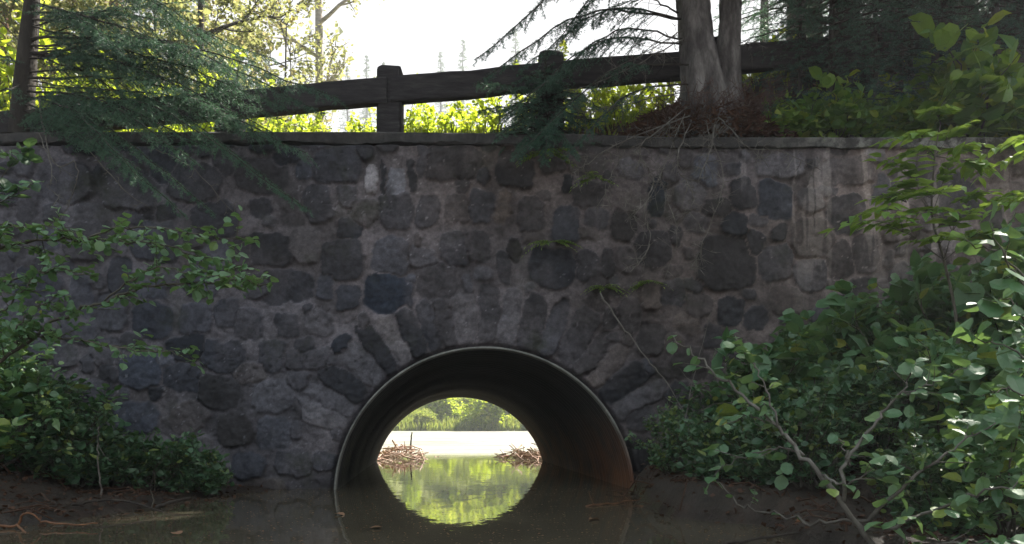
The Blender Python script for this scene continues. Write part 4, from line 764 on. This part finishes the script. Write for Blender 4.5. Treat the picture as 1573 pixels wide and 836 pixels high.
# ferns and tufts on the wall face
WFN = [(848, 370, 7.55, .20, 'small fern tuft on the wall above and right of the arch crown'), (930, 440, 7.55, .16, 'green tuft on the wall under the hanging dead branch'), (1000, 432, 7.55, .15, 'right one of two tufts under the hanging dead branch'), (915, 272, 7.5, .18, 'small green tuft high on the wall below the litter'), (845, 232, 7.5, .22, 'light green sprig hanging over the coping under the second post')]
for px, py, d, L, lb in WFN:
    o_ = at(px, py, d); r_ = empty('wall_fern', o_, lb, 'fern', 'green tufts growing on the wall'); mw, ml = MB(), MB()
    for k in range(12): a = rng.uniform(math.pi*.9, math.pi*2.1); frond(mw, ml, o_+[0, .06, 0], (math.cos(a), math.sin(a)*.7, .45*rng.random()), L*rng.uniform(.8, 1.5), 7, L*.26, arch=1.0, wid=.7, tone=.7)
    part('stalks', mw.mesh('stalks', M['twig'], False, o_), r_); part('fronds', ml.mesh('fronds', M['herb'], False, o_), r_)

# ------------------------------------------------------------------ left bank plants
o_ = at(-60, 760, 4.8); al = empty('alder_sapling', o_, 'small alder leaning in from the left with round leaves across the wall', 'sapling')
ALB = [([(-60, 620, 4.6), (0, 556, 4.6), (90, 492, 4.6), (160, 463, 4.55), (232, 440, 4.5), (340, 432, 4.4), (418, 436, 4.3)], .011, .052, 26), ([(-60, 400, 4.7), (40, 372, 4.7), (130, 368, 4.65), (220, 372, 4.6), (300, 392, 4.5), (372, 408, 4.4)], .009, .052, 30), ([(130, 368, 4.65), (200, 348, 4.6), (300, 360, 4.5), (392, 372, 4.4)], .006, .052, 24), ([(-60, 470, 4.7), (20, 430, 4.7), (90, 415, 4.6), (150, 425, 4.6)], .008, .05, 30),
       ([(-60, 560, 4.7), (40, 520, 4.6), (140, 525, 4.5), (220, 540, 4.4), (292, 545, 4.4)], .006, .048, 24), ([(-40, 520, 4.6), (10, 470, 4.6), (40, 440, 4.5), (70, 400, 4.5)], .006, .05, 26), ([(-60, 340, 4.8), (0, 345, 4.7), (80, 350, 4.6), (160, 375, 4.5)], .006, .05, 28), ([(20, 540, 4.6), (30, 500, 4.5), (60, 470, 4.5), (100, 455, 4.4)], .005, .048, 22), ([(160, 463, 4.55), (230, 415, 4.5), (300, 420, 4.4), (380, 428, 4.3)], .005, .05, 26)]
for pp, r_, ln, dn in ALB:
    mw, ml = MB(), MB(); branch_leaves(mw, ml, bez(pp), r_, ln*1.12, dn*1.35, 0, twig=.19, tone=.5, wid=1.05)
    br = part('branch', mw.mesh('branch', M['twig'], True, o_), al); part('leaves', ml.mesh('leaves', M['alder'], False, o_), br)
mw = MB()
for pp, r_ in [([(-75, 790, 4.8), (-66, 690, 4.7), (-60, 610, 4.65), (-62, 400, 4.7), (-60, 320, 4.8)], .018)]: mw.tube(spline(bez(pp)), r_, 8)
part('trunk', mw.mesh('trunk', M['twig'], True, o_), al)
sb = [shrub_mesh('leafy_shrub', 1.0, .9, 'shrub', .08, 8, 2, LEAF_ROUND, 2, 4, flat=.4), shrub_mesh('low_bush', .55, .75, 'shrub', .06, 9, 2, LEAF_POINT, 2, 4), shrub_mesh('broad_shrub', 1.35, 1.0, 'alder', .115, 8, 2, LEAF_ROUND, 2, 4, tone=.5, flat=.4)]
LBK = [(20, 6.2, 0, 1.0, 'leafy shrub on the left bank at the photo edge'), (85, 6.3, 0, .9, 'leafy shrub on the left bank below the alder leaves'), (-30, 5.9, 2, .75, 'broad leafed shrub cut by the lower left edge'), (170, 6.6, 1, 1.1, 'low green bush left of the dark stones at the wall foot'), (240, 6.8, 1, 1.05, 'low green bush on the mud against the wall foot'), (305, 6.9, 1, .95, 'low green bush nearest the arch on the left'), (120, 6.4, 1, 1.2, 'low bush in the shade between the shrubs'), (-10, 7.0, 2, .8, 'broad leafed shrub against the left end of the wall'), (60, 6.9, 0, .8, 'leafy shrub against the wall on the left')]
for px, d, k, s, lb in LBK: place(sb[k], 'leafy_shrub', base(px, d), lb, 'shrub', 'shrubs on the left bank', rz=rng.uniform(0, 6), s=s*.85)
o_ = at(-10, 330, 6.8); r_ = empty('climbing_plant', o_, 'broad leafed plant at the top left corner of the wall', 'plant'); mw, ml = MB(), MB()
for pp in [[(-30, 330, 6.8), (10, 262, 6.8), (45, 228, 6.7)], [(-30, 330, 6.8), (20, 300, 6.7), (52, 282, 6.6)], [(-40, 250, 6.8), (0, 235, 6.8), (30, 236, 6.7)]]: branch_leaves(mw, ml, bez(pp), .006, .11, 24, 0, twig=.12, tone=.4)
part('stems', mw.mesh('stems', M['twig'], True, o_), r_); part('foliage', ml.mesh('foliage', M['shrub'], False, o_), r_)

# ------------------------------------------------------------------ right bank plants
o_ = at(1345, 846, 3.95); al = empty('alder_bush', o_, 'young alder with round leaves and pale bare stems at the lower right', 'bush')
ARB = [([(1345, 850, 3.9), (1290, 765, 3.9), (1235, 700, 4.0), (1195, 655, 4.1), (1130, 598, 4.25), (1080, 556, 4.4), (1035, 518, 4.5)], .011, .075, 9, .45), ([(1296, 770, 3.9), (1302, 705, 3.9), (1345, 648, 3.95), (1378, 608, 4.0), (1402, 560, 4.0)], .008, .08, 11, .3), ([(1195, 655, 4.1), (1180, 605, 4.2), (1160, 565, 4.3), (1130, 520, 4.4)], .005, .07, 14, .2),
       ([(1305, 715, 3.9), (1298, 690, 3.9), (1284, 668, 3.9)], .005, .05, 2, .8), ([(1340, 800, 3.9), (1260, 800, 4.1), (1190, 790, 4.3), (1140, 775, 4.5), (1100, 740, 4.6)], .007, .06, 4, .4), ([(1335, 800, 3.9), (1390, 745, 3.8), (1450, 700, 3.7), (1530, 650, 3.6)], .008, .085, 14, .1), ([(1330, 815, 3.9), (1420, 790, 3.7), (1500, 760, 3.5), (1580, 740, 3.4)], .008, .085, 16, .1),
       ([(1235, 700, 4.0), (1200, 690, 4.1), (1150, 700, 4.2), (1108, 720, 4.3)], .005, .07, 12, .2), ([(1260, 730, 3.95), (1300, 745, 3.8), (1340, 720, 3.7)], .005, .075, 12, .2), ([(1195, 655, 4.1), (1150, 640, 4.2), (1105, 655, 4.3)], .004, .07, 14, .1), ([(1345, 850, 3.9), (1440, 840, 3.6), (1540, 830, 3.4)], .007, .085, 15, .1), ([(1378, 608, 4.0), (1430, 590, 3.9), (1490, 560, 3.8)], .005, .08, 14, .1)]
for pp, r_, ln, dn, st in ARB:
    mw, ml = MB(), MB(); branch_leaves(mw, ml, bez(pp), r_*1.25, ln, dn*1.5, 0, twig=.18, start=st, wid=1.05, tone=rng.choice([.35, .5, .7]))
    br = part('branch', mw.mesh('branch', M['deadtwig'], True, o_), al); part('leaves', ml.mesh('leaves', M['alder'], False, o_), br)
sb.append(shrub_mesh('loose_shrub', 1.35, 1.1, 'alder', .175, 6, 2, LEAF_ROUND, 2, 3, tone=.5, flat=.5))
RBK = [(1105, 5.8, 1, 1.15, 'low bush overhanging the water at the tip of the right bank'), (1250, 5.2, 0, .9, 'sparse leafy shrub beside the reddish stub'), (1180, 5.4, 1, 1.2, 'low bush on the lip of the right bank under the alder stem'), (1130, 6.6, 0, 1.0, 'leafy shrub nearest the arch on the right bank'), (1190, 6.4, 3, .95, 'broad leafed shrub behind the bare alder stem'), (1260, 6.5, 3, 1.05, 'broad leafed shrub in the middle of the right thicket'), (1330, 6.7, 3, 1.15, 'broad leafed shrub against the wall in the right thicket'), (1400, 6.2, 3, 1.1, 'broad leafed shrub below the tall elder'), (1470, 6.4, 3, 1.2, 'tall broad leafed shrub right of the elder stem'),
       (1530, 5.8, 3, 1.15, 'broad leafed shrub at the right edge of the thicket'), (1290, 5.7, 0, .95, 'small leaved shrub low in front of the thicket'), (1360, 5.4, 0, 1.0, 'small leaved shrub low in the thicket behind the alder'), (1440, 5.2, 3, .85, 'broad leafed shrub low behind the yellow green leaves'), (1520, 4.9, 3, .85, 'broad leafed shrub low at the right edge'), (1220, 5.8, 1, 1.0, 'low bush on the undercut edge of the right bank'), (1450, 4.3, 0, .75, 'small leafy shrub low in front of the alder at the lower right'), (1545, 4.0, 3, .7, 'broad leafed shrub in the bottom right corner'), (1400, 4.7, 1, .9, 'low bush beside the base of the bare alder stems'), (1580, 6.6, 3, 1.5, 'tallest broad leafed shrub cut by the right edge'), (1160, 5.9, 1, .9, 'low bush at the corner of the undercut bank')]
for px, d, k, s, lb in RBK: place(sb[k], 'leafy_shrub', base(px, d), lb, 'shrub', 'shrubs in the thicket on the right bank', rz=rng.uniform(0, 6), s=s*.72)
o_ = base(1040, 6.35); r_ = place(shrub_mesh('fine_herb', .5, .35, 'shrub', .028, 9, 4, LEAF_ROUND, 2, 4, tone=.75), 'fine_herb', o_, 'fine leaved herb at the water edge just right of the arch', 'plant')
# elder with layered compound leaves
o_ = base(1478, 5.7); el = empty('elder_sapling', o_, 'slender elder with layered compound leaves in front of the wall on the right', 'sapling'); mw = MB()
main = [o_, at(1470, 500, 5.6), at(1450, 400, 5.6), at(1432, 330, 5.5), at(1436, 240, 5.5), at(1445, 190, 5.5)]; mw.tube(spline(main), np.linspace(.012, .004, 31), 6)
ml = MB()
for (px, py) in [(1400, 205), (1440, 175), (1480, 225), (1390, 250), (1370, 300), (1400, 285), (1455, 262), (1500, 250), (1540, 215), (1560, 235), (1350, 330), (1380, 345), (1420, 320), (1470, 330), (1490, 300), (1530, 300), (1440, 360), (1500, 360), (1335, 318), (1410, 230), (1555, 300), (1462, 205), (1430, 290)]:
    q = at(px, py, rng.uniform(5.2, 5.6)); j_ = min(main[2:], key=lambda m_: abs(m_[2]-q[2]+.12)); e = j_+(q-j_)*.55
    if px > 1510: e = q+np.array([.28, .0, .02])
    mw.tube([j_ if px <= 1510 else e+np.array([.25, 0, -.1]), e], [.004, .002], 4); d = nrm(q-e)
    for s in (-.55, 0, .55):
        frond(mw, ml, e+(q-e)*.2, rot_about(d, [0, 0, 1], s+rng.normal(0, .15))+np.array([0, 0, .18]), np.linalg.norm(q-e)*rng.uniform(.9, 1.2)+.08, 4, .12, arch=.75, tone=.6, wid=1.05)
part('stem', mw.mesh('stem', M['twig'], False, o_), el); part('leaves', ml.mesh('leaves', M['herb'], False, o_), el)
# big leaved twig at the right edge
o_ = at(1600, 480, 3.4); r_ = empty('sallow_branch', o_, 'branch with large round bluish leaves entering at the right edge', 'branch'); mw, ml = MB(), MB()
for pp in [[(1600, 480, 3.4), (1560, 420, 3.4), (1520, 340, 3.4)], [(1600, 480, 3.4), (1550, 400, 3.45), (1490, 372, 3.5)], [(1610, 560, 3.4), (1560, 470, 3.4), (1520, 462, 3.4)], [(1610, 600, 3.3), (1560, 540, 3.3), (1500, 520, 3.4)], [(1610, 640, 3.3), (1570, 600, 3.2), (1520, 600, 3.2)]]: branch_leaves(mw, ml, bez(pp), .006, .095, 15, 0, twig=.1, tone=.35, start=.3, wid=1.2)
part('stem', mw.mesh('stem', M['twig'], True, o_), r_); part('leaves', ml.mesh('leaves', M['alder'], False, o_), r_)
# fern in the thicket
for px, py, d, lb in [(1425, 690, 5.0, 'dark fern under the alder leaves on the right bank')]:
    o_ = at(px, py, d); r_ = empty('fern', o_, lb, 'fern'); mw, ml = MB(), MB()
    for k in range(9): a = k*.7+rng.normal(0, .2); frond(mw, ml, o_, (math.cos(a)*.8, math.sin(a)*.8, .9), rng.uniform(.35, .5), 14, .07, arch=1.3, wid=.7, tone=.3)
    part('stalks', mw.mesh('stalks', M['twig'], False, o_), r_); part('fronds', ml.mesh('fronds', M['herb'], False, o_), r_)

# ------------------------------------------------------------------ dead twigs, sticks, driftwood, floating leaves
def stick(pts, r, label, name='fallen_stick', cat='stick', m='deadtwig', group=None, tw_=0):
    p = bez(pts); o_ = p[0]; mb = MB()
    if tw_: twiggy(mb, p, r, tw_, .12, fine=False)
    else: mb.tube(spline(p, 6, .002), np.linspace(r, r*.5, 6*(len(p)-1)+1), 6)
    return solo(name, mb.mesh(name, M[m], True, o_), o_, label=label, cat=cat, group=group)
stick([(922, 450, 6.9), (955, 500, 6.8), (985, 540, 6.7), (1018, 580, 6.6), (1060, 660, 6.5), (1075, 745, 6.4)], .007, 'long bare grey stem leaning across the wall right of the arch', 'dead_stem', 'stem', tw_=3)
stick([(1030, 760, 6.4), (1052, 650, 6.5), (1070, 560, 6.6), (1092, 480, 6.7)], .005, 'thin upright dead stem in front of the wall right of the arch', 'dead_stem', 'stem', tw_=3)
stick([(1060, 745, 6.3), (1054, 680, 6.4), (1076, 632, 6.4), (1120, 618, 6.3), (1150, 622, 6.2)], .006, 'dark arching bare twig over the fine herb', 'dead_stem', 'stem', 'twig', tw_=4)
stick([(160, 782, 5.9), (152, 735, 5.9), (150, 690, 5.9), (152, 655, 5.9)], .008, 'upright bare twig standing in the left mud', 'upright_twig', 'twig', tw_=3)
stick([(232, 784, 5.9), (236, 768, 5.9), (231, 752, 5.9)], .006, 'short upright twig stub in the left mud', 'upright_twig', 'twig', 'twig')
stick([(0, 808, 4.85), (26, 808, 4.85), (34, 792, 4.84), (46, 788, 4.84), (62, 800, 4.84)], .009, 'bent orange brown stick at the lower left water edge', m='wetwood')
stick([(26, 806, 4.86), (38, 818, 4.7), (44, 820, 4.65)], .008, 'short orange stick beside the bent stick', m='wetwood')
stick([(62, 802, 4.9), (110, 806, 4.85), (150, 804, 4.85)], .007, 'thin straight stick along the left water edge', m='wetwood')
stick([(240, 780, 6.0), (262, 772, 6.0), (292, 764, 6.1)], .016, 'dark curved log end on the left mud', 'fallen_log', 'log', 'bark')
stick([(110, 775, 5.5), (180, 768, 5.7), (250, 786, 5.6)], .012, 'dark half buried branch across the left mud', m='bark')
stick([(1228, 800, 4.6), (1222, 815, 4.5), (1232, 840, 4.3)], .018, 'reddish broken stub standing at the lower right water edge', 'wood_stub', 'stub', 'wetwood')
stick([(900, 778, 6.1), (960, 770, 6.3), (1010, 762, 6.4)], .008, 'bare branch lying on the water right of the arch', m='wetwood', tw_=8)
stick([(1110, 836, 4.2), (1200, 822, 4.3), (1290, 808, 4.4)], .009, 'dark stick along the lower right water edge', m='bark')
stick([(631, 700, 14.6), (631, 684, 14.6), (633, 664, 14.6)], .022, 'dark stake standing in the bright pond seen through the culvert', 'stake', 'stake', 'bark')
def driftpile(px, d, n_, wd, hg, label, seed, skew=0):
    r2 = np.random.default_rng(seed); c = at(px, 712, d); c[2] = 0; mb = MB()
    for k in range(n_):
        x = r2.triangular(-1, .1*skew, 1)*wd; y = r2.normal(0, .4); h_ = hg*max(0, 1-abs(x/wd-.35*skew)/1.2)*r2.random()*(.7+.5*math.sin(x*7)); l = r2.uniform(.10, .55)*(1.5 if r2.random() < .1 else 1); a = r2.normal(0, .9)+(math.pi if r2.random() < .5 else 0); t = r2.normal(0, .5)
        d_ = np.array([math.cos(a)*math.cos(t), math.sin(a)*.7, math.sin(t)*.7]); p = c+np.array([x, y, max(.01, h_)])
        mb.tube([p-d_*l/2, p+r2.normal(0, .02, 3), p+d_*l/2], np.array([1, .9, .6])*r2.uniform(.004, .014), 5)
    solo('driftwood_pile', mb.mesh('driftwood_pile', M['drift'], True, c), c, label=label, cat='driftwood', kind='stuff')
driftpile(600, 13.9, 170, .75, .24, 'low tangle of sunlit driftwood left of the far culvert mouth', 1)
driftpile(838, 14.0, 260, .85, .58, 'higher heap of sunlit driftwood right of the far culvert mouth', 2, 1)
for px, d, s in [(585, 15.5, .55), (600, 17.5, .7), (620, 21, .8)]:
    pass
FL = [(587, 812, 'pinkish fallen leaf floating below the left arch reflection'), (824, 753, 'dark leaf floating in the bright reflection'), (848, 716, 'pale leaf afloat at the far right culvert mouth'), (205, 786, 'whitish leaf afloat near the left mud'), (268, 820, 'tan leaf afloat at the bottom left'), (515, 791, 'orange leaf standing in for a sun patch left of the arch'), (905, 800, 'small pale leaf afloat right of the reflection'), (985, 778, 'brown leaf caught by the branch on the water')]  # the orange leaf paints a patch of sun on the water
for px, py, lb in FL:
    d = H*F/(py-HY); c = at(px, py, d); c[2] = .008; mb = MB(); leaves(mb, [[0, 0, 0]], [[rng.normal(), rng.normal(), 0]], .075, LEAF_ROUND, 0, .2 if 'dark' in lb else .85, flat=.1)
    solo('floating_leaf', mb.mesh('floating_leaf', M['litterleaf']), c, label=lb, cat='leaf', group='leaves floating on the stream')
mb = MB(); k = 2600; Y_ = 3.9+4.2*rng.random(k)**1.2; X_ = rng.uniform(-2.9, 1.6, k)+.05*(Y_-4); leaves(mb, np.c_[X_, Y_, np.full(k, .006)], np.c_[rng.normal(0, 1, (k, 2)), np.zeros(k)], rng.uniform(.004, .02, k), LEAF_MINI, 0, tone=.85, flat=.05)
solo('floating_specks', mb.mesh('floating_specks', M['litterleaf']), kind='stuff', label='tiny pale specks of pollen and bits drifting on the dark water', cat='specks')
